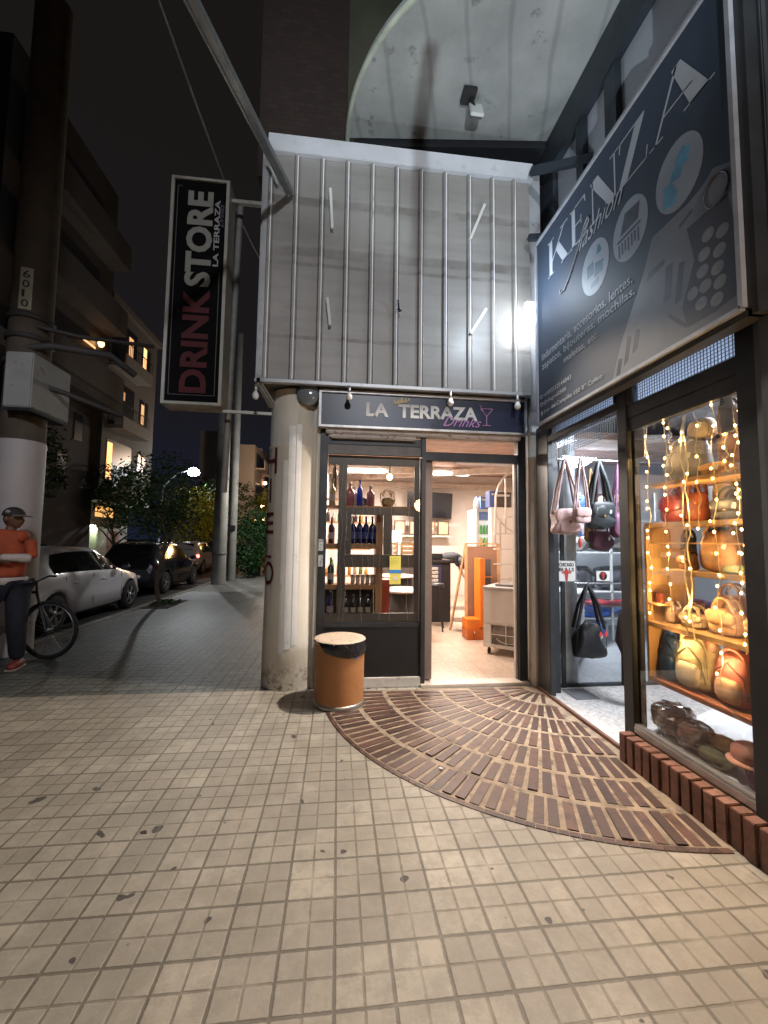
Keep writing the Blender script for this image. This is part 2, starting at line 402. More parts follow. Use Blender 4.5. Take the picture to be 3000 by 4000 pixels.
# =====================================================================
# DRINKS SHOP: building
# =====================================================================
shop = thing("drinks_shop", "corner drinks shop with grey ribbed metal upper front and glazed ground floor", "shop building", (0, 0, 0))
YF = 4.25
m_sheet, nt_, bs_ = new_mat("sheet_metal")
c_ = mixcol(nt_, ramp(nt_, noise_n(nt_, 1.4, 5), .35, .7), (.26, .25, .235), (.32, .31, .295))
mp = nt_.nodes.new("ShaderNodeMapping"); mp.inputs["Scale"].default_value = (1.2, 1, 9); tcx = nt_.nodes.new("ShaderNodeTexCoord"); nt_.links.new(tcx.outputs["Object"], mp.inputs[0])
c_ = mixcol(nt_, math_n(nt_, 'MULTIPLY', ramp(nt_, noise_n(nt_, 1.0, 3, .5, mp.outputs[0]), .48, .62), .22), c_, (.17, .165, .155))
c_ = mixcol(nt_, math_n(nt_, 'MULTIPLY', ramp(nt_, noise_n(nt_, 30, 5, .7), .60, .72), .5), c_, (.16, .13, .10))
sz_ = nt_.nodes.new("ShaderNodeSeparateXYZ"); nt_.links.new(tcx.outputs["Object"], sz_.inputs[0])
for z0_, hw_ in ((5.02, .045), (4.47, .05), (4.33, .02), (3.55, .02)):       # darker bands over the purlins
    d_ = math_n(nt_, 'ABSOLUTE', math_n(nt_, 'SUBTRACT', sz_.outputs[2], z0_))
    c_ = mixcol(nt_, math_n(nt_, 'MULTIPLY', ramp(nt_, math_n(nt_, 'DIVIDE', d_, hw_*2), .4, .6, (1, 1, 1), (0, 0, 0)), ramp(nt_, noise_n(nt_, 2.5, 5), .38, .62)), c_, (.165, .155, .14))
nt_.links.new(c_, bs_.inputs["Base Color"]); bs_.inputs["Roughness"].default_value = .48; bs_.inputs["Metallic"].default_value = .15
bump(nt_, bs_, noise_n(nt_, 3.5, 3), .2, .01)
# ribbed sheet: flat pans with trapezoid ribs, plus two creases
ribs = [-.769, -.506, -.242, .021, .285, .547, .810, 1.076, 1.343, 1.607, 1.853]
xs = [(-.84, 0)]
for x in ribs:
    xs += [(x-.030, 0), (x-.014, .030), (x+.012, .030), (x+.026, 0), (x+.034, .006), (x+.042, 0)]
xs = [p for p in xs if p[0] < 2.03]+[(2.035, 0)]
xs.sort()
zs = [3.09, 3.5, 3.96, 4.45, 5.0, 5.52]
mb = MB(); nx = len(xs)
zs = [3.09, 3.3, 3.5, 3.7, 3.96, 4.2, 4.40, 4.44, 4.52, 4.56, 4.75, 4.95, 4.98, 5.06, 5.09, 5.3, 5.52]
vs = [(x+.002*noise.noise(Vector((x*2, z*2, 1))), 4.10-d+.006*noise.noise(Vector((x*3, z*1.3, 0)))+(.0015 if z in (4.44, 4.52, 4.98, 5.06) else 0), z) for z in zs for x, d in xs]
mb.add(vs, [(i*nx+j, i*nx+j+1, (i+1)*nx+j+1, (i+1)*nx+j) for i in range(len(zs)-1) for j in range(nx-1)])
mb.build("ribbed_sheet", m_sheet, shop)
m_trim = M((.42, .43, .45), .4, .3, .12, 3, .15, dirt=((.25, .25, .25), 5, .58))
f = rb = MB()
for x in ribs:
    for a, b_ in ((3.10, 3.82+.1*math.sin(x*9)), (3.825+.1*math.sin(x*9), 5.49)): rb.tube([(x+.010, 4.072, a), (x+.010, 4.072, b_)], .0058, 8)
m_rib_glint = M((.95, .95, .97), .3, .0, .05, 3, .05)  # bright white puts the lamp highlight on each rib into the colour
rb.build("rib_edge_glint", m_rib_glint, shop)
f = MB().box(-.80, 2.06, 4.045, 4.30, 5.50, 5.69).build("fascia", M((.60, .62, .66), .45, .1, .1, 3, .15, dirt=((.38, .39, .41), 5, .60)), shop, bevel=.006)
MB().box(-.84, 2.04, 4.06, 4.12, 3.055, 3.09).box(-.86, -.80, 4.06, 4.9, 3.055, 3.09).build("bottom_rail", m_trim, shop, bevel=.004)
MB().box(-.855, -.84, 4.085, 4.9, 3.09, 5.62).box(-.84, -.79, 4.07, 4.095, 3.09, 5.50).build("corner_flashing", m_trim, shop)
MB().box(-.838, 2.0, 4.14, 4.9, 3.1, 5.48).build("upper_wall", M((.2, .19, .18), .8), shop)
MB().bar((-.83, 4.08, 3.05), (-.66, 4.5, 2.82), .02).bar((-.80, 4.1, 3.05), (-.63, 4.5, 2.82), .02).build("bracket", m_trim, shop)
def strip(a, b):
    MB().bar((a[0], 4.05, a[1]), (b[0], 4.05, b[1]), .028, .028).build("metal_strip", m_white, shop, bevel=.003)
strip((-.157, 5.145), (-.128, 4.71)); strip((-.163, 3.963), (-.128, 3.67)); strip((1.506, 5.152), (1.345, 4.742)); strip((1.519, 3.976), (1.345, 3.686))
MB().bar((.585, 4.05, 3.87), (.56, 4.02, 3.98), .012).bar((.56, 4.05, 3.90), (.60, 4.03, 3.87), .014).build("hook", m_frame, shop)
# ground floor: frames
DF = MB()
DF.box(-.205, -.125, 4.25, 4.33, 0.0, 2.66)                    # outer post, column side
DF.box(.868, .915, 4.235, 4.32, .03, 2.66)                     # centre post
DF.box(1.945, 2.035, 4.24, 4.34, .0, 2.66)                     # outer post, wall side
DF.box(-.125, .868, 4.26, 4.32, 2.50, 2.58)
DF.box(.915, 1.945, 4.26, 4.32, 2.36, 2.455)
DF.box(.915, 1.945, 4.26, 4.32, 2.605, 2.66)
DF.box(-.125, .868, 4.255, 4.325, .60, .645)
DF.build("door_frame", m_frame, shop, bevel=.004)
MB().box(-.125, .868, 4.27, 4.31, 2.40, 2.50).build("header_panel", M((.16, .15, .14), .5, .1), shop)
MB().box(1.925, 1.944, 4.30, 4.345, .0, 2.36).build("door_stop", M((.55, .50, .44), .5), shop)
MB().box(.916, 1.002, 4.30, 4.75, .05, 2.36).build("open_door", M((.20, .145, .115), .5, .1, .2, 3), shop, bevel=.006)
MB().box(-.125, .868, 4.26, 4.30, .10, .60).build("kick_panel", m_black, shop)
MB().box(-.17, .868, 4.232, 4.34, .0, .10).build("sill", M((.50, .47, .42), .7, 0, .15, 9, .3, dirt=((.15, .13, .11), 14, .62)), shop, bevel=.006)
MB().box(-.122, .866, 4.275, 4.279, .646, 2.398).build("window_pane", GLASS(), shop)
MB().box(.916, 1.944, 4.285, 4.289, 2.456, 2.604).build("transom_pane", GLASS(), shop)
sh = MB(); sh.box(-.10, .80, 4.20, 4.27, 2.555, 2.60); sh.box(-.15, 1.96, 4.19, 4.34, 2.601, 2.658)
sh.build("roller_shutter", M((.50, .45, .42), .6, .2, .15, 7, .4, dirt=((.13, .07, .05), 22, .56)), shop, bevel=.01)
# security grille of broad flat bars behind the glass
m_gr = M((.155, .135, .115), .45, .25, .12, 5, .1)
G = MB(); gy0, gy1 = 4.335, 4.365
G.box(-.005, .08, gy0, gy1, .63, 2.40); G.box(.81, .866, gy0+.001, gy1+.001, .63, 2.40)
G.box(-.12, .866, gy0-.002, gy1-.002, 2.30, 2.40); G.box(.08, .81, gy0-.001, gy1-.001, 1.765, 1.842)
G.box(.08, .81, gy0-.003, gy1-.003, 1.21, 1.345); G.box(-.12, .866, gy0-.004, gy1-.004, .632, .73)
G.box(.081, .137, gy0+.003, gy1+.003, 1.346, 1.764); G.box(.48, .572, gy0+.003, gy1+.003, 1.346, 1.764)
G.build("window_grille", m_gr, shop, bevel=.003)
# shell of the room
m_wall_in = M((.66, .60, .55), .7, 0, .06, 1.5, .06)
MB().box(-.34, -.24, 4.40, 11.0, 0, 3.2).box(-.24, 5.6, 10.9, 11.0, 0, 3.3).build("inner_wall", m_wall_in, shop)
mb = MB(); mb.prism([(2.09, 4.36), (5.45, 10.9), (5.6, 10.9), (2.165, 4.36)], (0, 0, 0), (1, 0, 0), (0, 1, 0), (0, 0, 1), 3.2)
mb.build("partition_wall", m_wall_in, shop)
MB().box(2.74, 3.55, 7.1, 7.25, .02, 2.12).build("cupboard_wall", m_wall_in, shop)
m_floor = terrazzo("shop_floor", (.52, .42, .33), (.40, .30, .22), 60, .35, .33)
mb = MB(); mb.prism([(-.24, 4.345), (2.10, 4.345), (5.5, 10.9), (-.24, 10.9)], (0, 0, .0), (1, 0, 0), (0, 1, 0), (0, 0, 1), .03).build("shop_floor", m_floor, shop)
MB().box(.868, 2.03, 4.19, 4.345, .0, .032).build("door_step", M((.55, .46, .38), .6, 0, .12, 8, .2), shop, bevel=.004)
m_ceil = M((.38, .24, .18), .6, 0, .3, 4, .1)
mb = MB(); mb.add([(-.3, 4.36, 2.70), (5.6, 4.36, 2.70), (5.6, 11, 3.32), (-.3, 11, 3.32), (-.3, 4.36, 2.78), (5.6, 4.36, 2.78), (5.6, 11, 3.40), (-.3, 11, 3.40)], [(0, 1, 2, 3), (4, 5, 6, 7), (0, 1, 5, 4), (1, 2, 6, 5), (2, 3, 7, 6), (3, 0, 4, 7)])
mb.build("ceiling", m_ceil, shop)
m_beam = M((.62, .55, .48), .6)
MB().bar((-.3, 8.9, 3.02), (4.7, 8.3, 3.06), .12, .16).build("ceiling_beam", m_beam, shop)
MB().bar((.6, 10.5, 3.12), (3.9, 7.0, 2.86), .10, .12).build("ceiling_beam", m_beam, shop)
MB().box(-.24, 5.4, 10.80, 10.9, 2.92, 3.06).build("ceiling_beam", m_beam, shop)
for x in (.58, 2.42):
    t = thing("ceiling_light", "lit white tube light on the drinks shop ceiling seen through the "+("window" if x < 1 else "open door"), "light", group="drinks shop ceiling lights")
    MB().box(x-.42, x+.42, 8.52, 8.66, 3.00, 3.06).build("light_housing", m_white, t)
    MB().box(x-.40, x+.40, 8.50, 8.68, 2.93, 2.995).build("diffuser", EM((1, .93, .86), 9), t, bevel=.02)
t = thing("hanging_bulb", "glowing amber round bulb hanging behind the drinks shop window", "light bulb")
MB().ell((.92, 7.4, 2.66), (.055, .055, .06)).build("bulb", EM((1, .62, .28), 14), t)
MB().cyl((.92, 7.4, 2.71), (.92, 7.4, 2.98), .012).build("flex", m_black, t)

# =====================================================================
# COLUMN with painted HIELO, downpipe
# =====================================================================
col = thing("round_column", "thick cream painted round column at the shop corner with vertical dark red lettering", "column", (0, 0, 0))
CX, CY, CR = -.475, 4.50, .285
m_cream, nt_, bs_ = new_mat("cream_paint")
c_ = mixcol(nt_, ramp(nt_, noise_n(nt_, 2, 4), .35, .7), (.62, .57, .48), (.70, .65, .56))
mp = nt_.nodes.new("ShaderNodeMapping"); mp.inputs["Scale"].default_value = (14, 14, .8); tcx = nt_.nodes.new("ShaderNodeTexCoord"); nt_.links.new(tcx.outputs["Object"], mp.inputs[0])
c_ = mixcol(nt_, math_n(nt_, 'MULTIPLY', ramp(nt_, noise_n(nt_, 1.0, 4, .6, mp.outputs[0]), .52, .68), .35), c_, (.36, .31, .23))
sp_ = nt_.nodes.new("ShaderNodeSeparateXYZ"); nt_.links.new(tcx.outputs["Object"], sp_.inputs[0])
low = math_n(nt_, 'MULTIPLY', ramp(nt_, noise_n(nt_, 9, 6, .75), .50, .60), ramp(nt_, sp_.outputs[2], .05, .35, (1, 1, 1), (0, 0, 0)))
c_ = mixcol(nt_, low, c_, (.17, .15, .12))
nt_.links.new(c_, bs_.inputs["Base Color"]); bs_.inputs["Roughness"].default_value = .55
bump(nt_, bs_, noise_n(nt_, 12, 5), .5, .006)
MB().lathe([(CR+.012, 0), (CR+.01, .35), (CR, 1.3), (CR-.004, 2.44), (CR+.004, 2.455), (CR+.004, 2.47), (CR-.008, 2.48), (CR-.008, 3.06)], (CX, CY, 0), 40).build("shaft", m_cream, col)
MB().box(-.245, -.206, 4.262, 4.5, 0, 3.05).box(-.33, -.246, 4.30, 4.5, 0, 3.05).build("flat_pier", m_cream, col, bevel=.006)
def wrapf(ang0, z0, r):
    return lambda a, b: Vector((CX+r*math.sin(ang0+a/r), CY-r*math.cos(ang0+a/r), z0+b))
def patch(a0, a1, z0, z1, r, tilt=0):
    n = 10; vs = []
    for k, z in enumerate((z0, z1)):
        for j in range(n+1):
            a = R_(a0+(a1-a0)*j/n); vs.append((CX+r*math.sin(a), CY-r*math.cos(a), z+(tilt*j/n if k == 0 else 0)))
    return MB().add(vs, [(j, j+1, n+2+j, n+1+j) for j in range(n)], True)
m_patch = M((.72, .72, .70), .5, 0, .06, 5, .2, dirt=((.5, .48, .42), 8, .6))
for i, (a0, a1, z0, z1) in enumerate(((-19, -10, .36, 2.30), (-9, 5, .40, 2.66), (6, 16, .44, 2.68))):
    patch(a0, a1, z0, z1, CR+.014, .015).build("white_paint_patch", m_patch, col)
m_red = M((.09, .012, .014), .5, 0, .1, 8, 0)
hi = MB()
for ch, z0, hh, ww in (("H", 2.17, .27, .17), ("I", 1.87, .25, .034), ("E", 1.55, .22, .15), ("L", 1.30, .18, .13), ("O", 1.03, .24, .17)):
    text("l", ch, (0, 0, 0), (1, 0, 0), (0, 0, 1), ww, hh, m_red, None, .01, wrap=wrapf(R_(-66 if ch != "I" else -54), z0, CR+.016), mb=hi)
hi.build("painted_letters", m_red, col)
t = thing("convex_mirror", "dark translucent domed mirror at the top of the cream column", "mirror")
MB().ell((-.335, 4.19, 2.99), (.12, .06, .115), 20, 12).build("dome", M((.22, .25, .28), .15, .2, .1, 5, 0, .5), t)
MB().cyl((-.335, 4.19, 3.0), (-.335, 4.19, 3.06), .03).build("mount", m_frame, t)

pipe = thing("downpipe_column", "slim cream painted round column between the drinks shop door and the clothing shop", "column")
MB().lathe([(.082, 0), (.078, .3), (.074, 1.2), (.072, 2.40), (.076, 2.405), (.076, 2.43), (.070, 2.435), (.070, 2.66)], (2.125, 4.215, 0), 24).build("shaft", m_cream, pipe)
MB().box(2.055, 2.20, 4.16, 4.24, 2.66, 5.72).build("upper_casing", m_trim, pipe, bevel=.01)

# sign box over the door
sg = thing("door_sign", "long dark blue sign box over the drinks shop door with white capital lettering", "sign")
m_signblue = M((.014, .020, .050), .35, 0, .15, 3, 0)
m_letw = M((.60, .60, .60), .5, 0, .05, 8, 0)
MB().box(-.200, 1.985, 4.17, 4.24, 2.675, 3.015).build("panel", m_signblue, sg)
MB().box(-.225, 2.01, 4.145, 4.20, 3.015, 3.045).box(-.225, 2.01, 4.145, 4.20, 2.65, 2.675).box(-.225, -.20, 4.146, 4.20, 2.675, 3.015).box(1.985, 2.01, 4.146, 4.20, 2.675, 3.015).build("sign_frame", M((.5, .5, .5), .4, .4), sg, bevel=.003)
text("lettering", "LA", (.262, 4.165, 2.785), (1, 0, 0), (0, 0, 1), .235, .145, m_letw, sg, .035)
text("lettering", "TERRAZA", (.60, 4.165, 2.785), (1, 0, 0), (0, 0, 1), .86, .145, m_letw, sg, .035)
m_pink = M((.45, .22, .50), .5, 0, .05, 8, 0)
text("script_lettering", "Drinks", (1.08, 4.160, 2.715), (1, 0, 0), (0, 0, 1), .42, .10, m_pink, sg, .0, .5)
cr = MB()
for pts in ([(.555, 2.925), (.70, 2.955), (.705, 2.975), (.55, 2.945)],): cr.prism(pts, (0, 4.166, 0), (1, 0, 0), (0, 0, 1), (0, -1, 0), .003)
for i in range(5):
    x = .565+.035*i; cr.prism([(x-.018, 2.94+.007*i), (x+.018, 2.945+.007*i), (x-.006+.004*i, 2.985+(.018 if i == 2 else 0)+.005*i)], (0, 4.166, 0), (1, 0, 0), (0, 0, 1), (0, -1, 0), .0025+.0002*i)
cr.build("crown_emblem", M((.55, .45, .22), .5), sg)
gl = MB()
for a, b in (((1.49, 2.925), (1.63, 2.925)), ((1.49, 2.925), (1.56, 2.84)), ((1.63, 2.925), (1.56, 2.84)), ((1.56, 2.84), (1.56, 2.745)), ((1.515, 2.742), (1.605, 2.742)), ((1.535, 2.865), (1.485, 2.965))):
    gl.bar((a[0], 4.163, a[1]), (b[0], 4.163, b[1]), .008, .006)
gl.build("cocktail_glass_emblem", m_pink, sg)

# bulbs on the rail
b0 = None
for i, (x, lab) in enumerate(((.079, "unlit white bulb hanging over the start of the door sign"), (1.127, "unlit white bulb hanging over the middle of the door sign"), (1.853, "unlit white bulb hanging over the far end of the door sign"), (-.85, "unlit white bulb hanging outside the cream column by the sign arm"))):
    if i == 0:
        b0 = thing("hanging_bulb", lab, "light bulb", (x, 4.04, 3.035), group="unlit bulbs along the rail")
        MB().lathe([(.012, -.05), (.016, -.058), (.03, -.085), (.034, -.105), (.026, -.128), (.010, -.137), (.0, -.138)], (0, 0, 0), 16).build("bulb", m_bulb, b0)
        MB().lathe([(0, .02), (.014, .015), (.016, -.03), (.014, -.055), (0, -.055)], (0, 0, 0), 12).build("socket", m_alu, b0)
    else: dup(b0, (x, 4.04 if i < 3 else 4.1, 3.03 if i < 3 else 3.02), label=lab)

# tall blade sign
vsn = thing("blade_sign", "tall narrow black sign with red and white lettering reading upward on two arms", "sign", (0, 0, 0))
X0, X1, Z0, Z1 = -1.83, -1.235, 2.86, 5.33
m_signframe = M((.42, .41, .37), .45, .4, .15, 4, .2, dirt=((.2, .19, .17), 7, .6))
MB().box(X0+.02, X1-.02, 4.31, 4.52, Z0+.02, Z1-.02).build("panel", M((.004, .004, .005), .7, 0, .1, 4, 0), vsn)
vsn.children[0].data.materials[0].node_tree.nodes["Principled BSDF"].inputs["Specular IOR Level"].default_value = .08
MB().box(X0, X0+.032, 4.29, 4.54, Z0, Z1).box(X1-.032, X1, 4.29, 4.54, Z0, Z1).box(X0+.032, X1-.032, 4.29, 4.54, Z1-.03, Z1).box(X0+.032, X1-.032, 4.29, 4.54, Z0, Z0+.03).build("sign_frame", m_signframe, vsn, bevel=.003)
MB().bar((X1, 4.42, 5.20), (-.84, 4.42, 5.20), .04).build("arm", m_signframe, vsn)
MB().bar((X1-.3, 4.42, 2.845), (-.70, 4.45, 2.845), .03).build("arm", m_signframe, vsn)
MB().cyl((-1.26, 4.62, 2.0), (-1.20, 4.62, 5.35), .035).build("mast", M((.2, .2, .19), .6), vsn)
Uz, Vx = (0, 0, 1), (-1, 0, 0)
text("lettering", "DRINK", (-1.395, 4.303, 2.985), Uz, Vx, 1.11, .265, M((.065, .004, .008), .7, 0, .15, 5, 0), vsn, .035)
text("lettering", "STORE", (-1.395, 4.303, 4.125), Uz, Vx, 1.06, .265, M((.22, .22, .20), .7, 0, .1, 5, 0), vsn, .04)
text("lettering", "LA TERRAZA", (-1.325, 4.303, 4.36), Uz, Vx, .74, .055, M((.30, .30, .30), .5, 0, .1, 5, 0), vsn, .03)
text("script_lettering", "Drinks", (-1.285, 4.302, 4.80), Uz, Vx, .26, .05, M((.13, .09, .15), .5), vsn, .0, .5)
ln = MB()
for a, b in (((-1.765, 2.965), (-1.31, 2.965)), ((-1.765, 2.965), (-1.765, 5.23)), ((-1.31, 2.965), (-1.31, 4.30)), ((-1.765, 5.23), (-1.72, 5.23))):
    ln.bar((a[0], 4.307, a[1]), (b[0], 4.307, b[1]), .006, .005)
ln.build("border_line", M((.10, .10, .10), .5), vsn)

# steel beam and cable, brick tower, curved balcony
t = thing("steel_beam", "long grey steel channel slanting down to the corner of the ribbed metal front", "beam")
d_ = Vector((-.36, -1.75, -.39))
A_ = Vector((-.565, 4.06, 5.04)); B_ = A_+d_*1.55
MB().bar(A_, B_, .055, .012).bar(A_+Vector((-.03, 0, .01)), B_+Vector((-.03, 0, .01)), .012, .06).bar(A_+Vector((.026, 0, .03)), B_+Vector((.026, 0, .03)), .008, .05).build("channel", M((.20, .215, .22), .5, .5), t)
MB().bar((-.80, 3.98, 5.34), (-.70, 4.06, 5.14), .018).build("link", m_white, t)
t = thing("overhead_cable", "thin dark cable sagging across the night sky behind the tall blade sign", "cable")
P0, P1 = Vector((-1.40, 2.9, 5.45)), Vector((-1.55, 9.5, 7.55))
pts = []
for i in range(15):
    k = i/14; p = P0.lerp(P1, k); p.z -= .35*math.sin(math.pi*k); pts.append(p)
MB().tube(pts, .011, 6).build("wire", M((.16, .16, .16), .6), t)

tower = thing("brick_tower", "dark brick building rising into the night above the drinks shop", "building")
def brickmat(c1, c2, cm, s=4.0):
    m, nt, bs = new_mat("brickwork"); t = nt.nodes.new("ShaderNodeTexCoord")
    mp = nt.nodes.new("ShaderNodeMapping"); mp.inputs["Rotation"].default_value = (R_(90), 0, 0); nt.links.new(t.outputs["Object"], mp.inputs[0])
    b = nt.nodes.new("ShaderNodeTexBrick"); b.inputs["Scale"].default_value = s; nt.links.new(mp.outputs[0], b.inputs["Vector"])
    b.inputs["Color1"].default_value = (*c1, 1); b.inputs["Color2"].default_value = (*c2, 1); b.inputs["Mortar"].default_value = (*cm, 1); b.inputs["Mortar Size"].default_value = .02
    nt.links.new(b.outputs["Color"], bs.inputs["Base Color"]); bs.inputs["Roughness"].default_value = .85
    return m
MB().box(-1.02, -.0, 4.60, 12, 5.7, 26).build("wall", brickmat((.026, .015, .012), (.036, .021, .016), (.018, .015, .013)), tower)
MB().box(.004, 7, 4.66, 12, 5.7, 26).build("rendered_wall", M((.055, .055, .036), .8, 0, .2, 2, .2), tower)
MB().box(-.40, 5.7, 4.92, 11.2, 3.42, 5.7).build("upper_storey", M((.2, .19, .18), .8), tower)
bal = thing("curved_balcony", "pale concrete balcony slab with a curved edge overhanging above the shops", "balcony")
m_soff, nt_, bs_ = new_mat("board_marked_concrete")
c_ = mixcol(nt_, ramp(nt_, noise_n(nt_, 1.3, 6, .6), .38, .65), (.32, .335, .325), (.46, .475, .465))
mp = nt_.nodes.new("ShaderNodeMapping"); mp.inputs["Rotation"].default_value = (0, 0, R_(21)); mp.inputs["Scale"].default_value = (1, 1, 1); tcx = nt_.nodes.new("ShaderNodeTexCoord"); nt_.links.new(tcx.outputs["Object"], mp.inputs[0])
wv = nt_.nodes.new("ShaderNodeTexWave"); wv.inputs["Scale"].default_value = .8; wv.inputs["Distortion"].default_value = 1.6; wv.inputs["Detail"].default_value = 2; nt_.links.new(mp.outputs[0], wv.inputs["Vector"])
c_ = mixcol(nt_, math_n(nt_, 'MULTIPLY', ramp(nt_, wv.outputs[1], .95, .995), .35), c_, (.16, .17, .16))
c_ = mixcol(nt_, ramp(nt_, noise_n(nt_, 4.5, 5, .7), .60, .68), c_, (.22, .235, .22))
nt_.links.new(c_, bs_.inputs["Base Color"]); bs_.inputs["Roughness"].default_value = .8; bump(nt_, bs_, noise_n(nt_, 8, 5), .4, .01)
BC = Vector((1.80, 4.42)); BR = 1.78
pts = [(BC.x+BR*math.cos(a), BC.y+BR*math.sin(a)) for a in [R_(176+94*i/36) for i in range(37)]]
pts = [(.02, 4.40)]+[p for p in pts if p[1] < 4.38]+[(3.2, pts[-1][1]), (3.2, 4.06)]
MB().prism([(.10, 4.405), (3.2, 4.065), (3.2, 4.655), (.10, 4.655)], (0, 0, 6.02), (1, 0, 0), (0, 1, 0), (0, 0, 1), .26).build('shaded_gap_strip', M((.015, .016, .02), .7), bal)  # dark prism stands in for the shaded gap behind the slab
MB().prism(pts, (0, 0, 6.10), (1, 0, 0), (0, 1, 0), (0, 0, 1), .14).build("slab", m_soff, bal)
rim = []
for i in range(37):
    a = R_(176+94*i/36); rim.append((BC.x+(BR+.01)*math.cos(a), BC.y+(BR+.01)*math.sin(a), 6.12))
MB().tube([(.012, 4.6, 6.12)]+rim, .028, 6).build("edge_bead", M((.5, .55, .45), .7), bal)
pts2 = [(BC.x+1+(BR+1.0)*math.cos(a), BC.y+(BR+1.0)*math.sin(a)) for a in [R_(178+92*i/20) for i in range(21)]]
MB().prism([(.0, 4.6)]+pts2+[(4, 4.6)], (.02, 0, 9.2), (1, 0, 0), (0, 1, 0), (0, 0, 1), .2).build("upper_slab", M((.12, .12, .08), .8), bal)
t = thing("soffit_floodlight", "small unlit floodlight on a square plate under the curved concrete balcony", "floodlight")
MB().box(1.17, 1.31, 3.70, 3.86, 6.05, 6.098).build("back_plate", M((.03, .03, .03), .6), t, bevel=.006)
MB().bbox((1.32, 3.78, 5.93), (.14, .03, .20), 0, R_(-20)).build("lamp_glass", M((.5, .52, .5), .25, 0, .1, 5, 0, .5), t, bevel=.006)
MB().bar((1.26, 3.78, 6.06), (1.32, 3.80, 5.95), .03).bbox((1.32, 3.80, 5.93), (.12, .05, .18), 0, R_(-20)).build("housing", m_frame, t, bevel=.006)

# bright twin floodlight at the corner
t = thing("twin_floodlight", "glaring twin floodlight between the ribbed metal front and the clothing shop sign", "floodlight")
MB().bbox((1.965, 3.86, 3.85), (.25, .05, .20), R_(8), R_(15)).build("lamp_head", EM((.92, .96, 1.0), 30), t, bevel=.02)
MB().bbox((2.12, 3.82, 3.84), (.16, .05, .14), R_(-20), R_(10)).build("lamp_head", EM((.85, .92, 1.0), 14), t, bevel=.02)
MB().bar((1.98, 3.93, 3.9), (2.1, 4.14, 4.0), .03).bar((2.1, 4.1, 4.0), (2.12, 3.87, 3.9), .03).box(2.04, 2.16, 4.12, 4.158, 3.92, 4.08).build("bracket", m_frame, t)

# =====================================================================
# CLOTHING SHOP
# =====================================================================
WX = 2.08
fs = thing("clothing_shop", "clothing shop with dark steel window frames and a low brick base", "shop building", (0, 0, 0))
F = MB()
F.box(2.075, 2.21, 3.90, 4.09, .0, 2.70); F.box(2.065, 2.12, 3.83, 3.90, .0, 2.66)
F.box(2.06, 2.16, 2.70, 2.80, .02, 2.66); F.box(2.10, 2.13, 2.665, 2.70, .24, 2.36)
F.box(2.04, 2.20, 1.74, 1.86, .02, 2.70)
F.box(2.065, 2.15, 2.80, 3.83, 2.50, 2.56); F.box(2.07, 2.15, 1.86, 2.70, 2.40, 2.50); F.box(2.075, 2.13, 1.86, 2.70, 2.31, 2.40)
F.box(2.06, 2.14, 1.86, 3.9, 2.67, 2.75)
F.box(2.062, 2.11, 2.64, 2.70, 2.50, 2.67); F.box(2.062, 2.11, 2.80, 2.84, 2.56, 2.67)
F.build("window_frame", m_frame, fs, bevel=.005)
MB().box(2.055, 2.12, 1.86, 2.70, .20, .245).box(2.06, 2.10, 1.86, 2.70, .245, .262).build("window_sill", m_alu, fs, bevel=.004)
MB().box(2.085, 2.089, 1.862, 2.664, .263, 2.309).build("window_pane", GLASS((1, 1, 1), .035), fs)
# wire mesh over the windows, with a lit opal panel behind
MM = MB()
y = 1.87
while y < 3.83:
    if not 2.62 < y < 2.85: MM.box(2.094, 2.098, y, y+.003, 2.50 if y < 2.7 else 2.56, 2.68)
    y += .022
z = 2.51
while z < 2.68:
    MM.box(2.091, 2.094, 1.86, 2.64, z, z+.003)
    if z > 2.56: MM.box(2.091, 2.094, 2.84, 3.83, z, z+.003)
    z += .022
for k in range(35): MM.box(2.091, 2.095, 2.84+k*.028, 2.8405+k*.028+.002, 2.33, 2.50)
z = 2.335
while z < 2.5: MM.box(2.0905, 2.0925, 2.82, 3.83, z, z+.0025); z += .022
MM.build("wire_mesh", M((.07, .075, .08), .4, .6, 0, 8, 0), fs)
def opal():
    m = bpy.data.materials.new("opal_panel"); m.use_nodes = True; nt = m.node_tree; nt.nodes.clear()
    o = nt.nodes.new("ShaderNodeOutputMaterial"); t = nt.nodes.new("ShaderNodeBsdfTranslucent"); d = nt.nodes.new("ShaderNodeBsdfDiffuse"); a = nt.nodes.new("ShaderNodeMixShader")
    t.inputs[0].default_value = (.62, .68, .78, 1); d.inputs[0].default_value = (.4, .45, .55, 1); a.inputs[0].default_value = .35
    nt.links.new(t.outputs[0], a.inputs[1]); nt.links.new(d.outputs[0], a.inputs[2]); nt.links.new(a.outputs[0], o.inputs[0]); return m
MB().box(2.16, 2.165, 1.86, 3.83, 2.50, 3.2).build("opal_panel", opal(), fs)
# brick base
bb = MB(); y = 2.735; i = 0
while y > -2.2:
    hw = .061; t_ = random.uniform(-.004, .004)
    bb.box(1.97+t_, 2.055, y-hw, y, .004, .192+random.uniform(-.004, .003)); y -= .073; i += 1
bb.build("brick_base", cell_mat("base_brick", (.15, .062, .040), (.24, .12, .085), (.085, .045, .034), 14, .75), fs, bevel=.004)
MB().box(1.982, 2.06, -2.2, 2.728, .0, .180).build("base_mortar", m_mortar, fs)
MB().box(2.06, 2.30, -2.2, 2.66, .0, .20).build("base_wall", m_mortar, fs)
MB().box(2.02, 2.6, -2.3, 1.74, .20, 6.0).build("side_wall", M((.11, .12, .125), .5, .2, .15, 2, .1), fs)
MB().box(1.985, 2.02, 1.60, 1.69, .20, 4.6).build("steel_post", M((.075, .085, .095), .4, .4, .2, 4, .1), fs, bevel=.006)
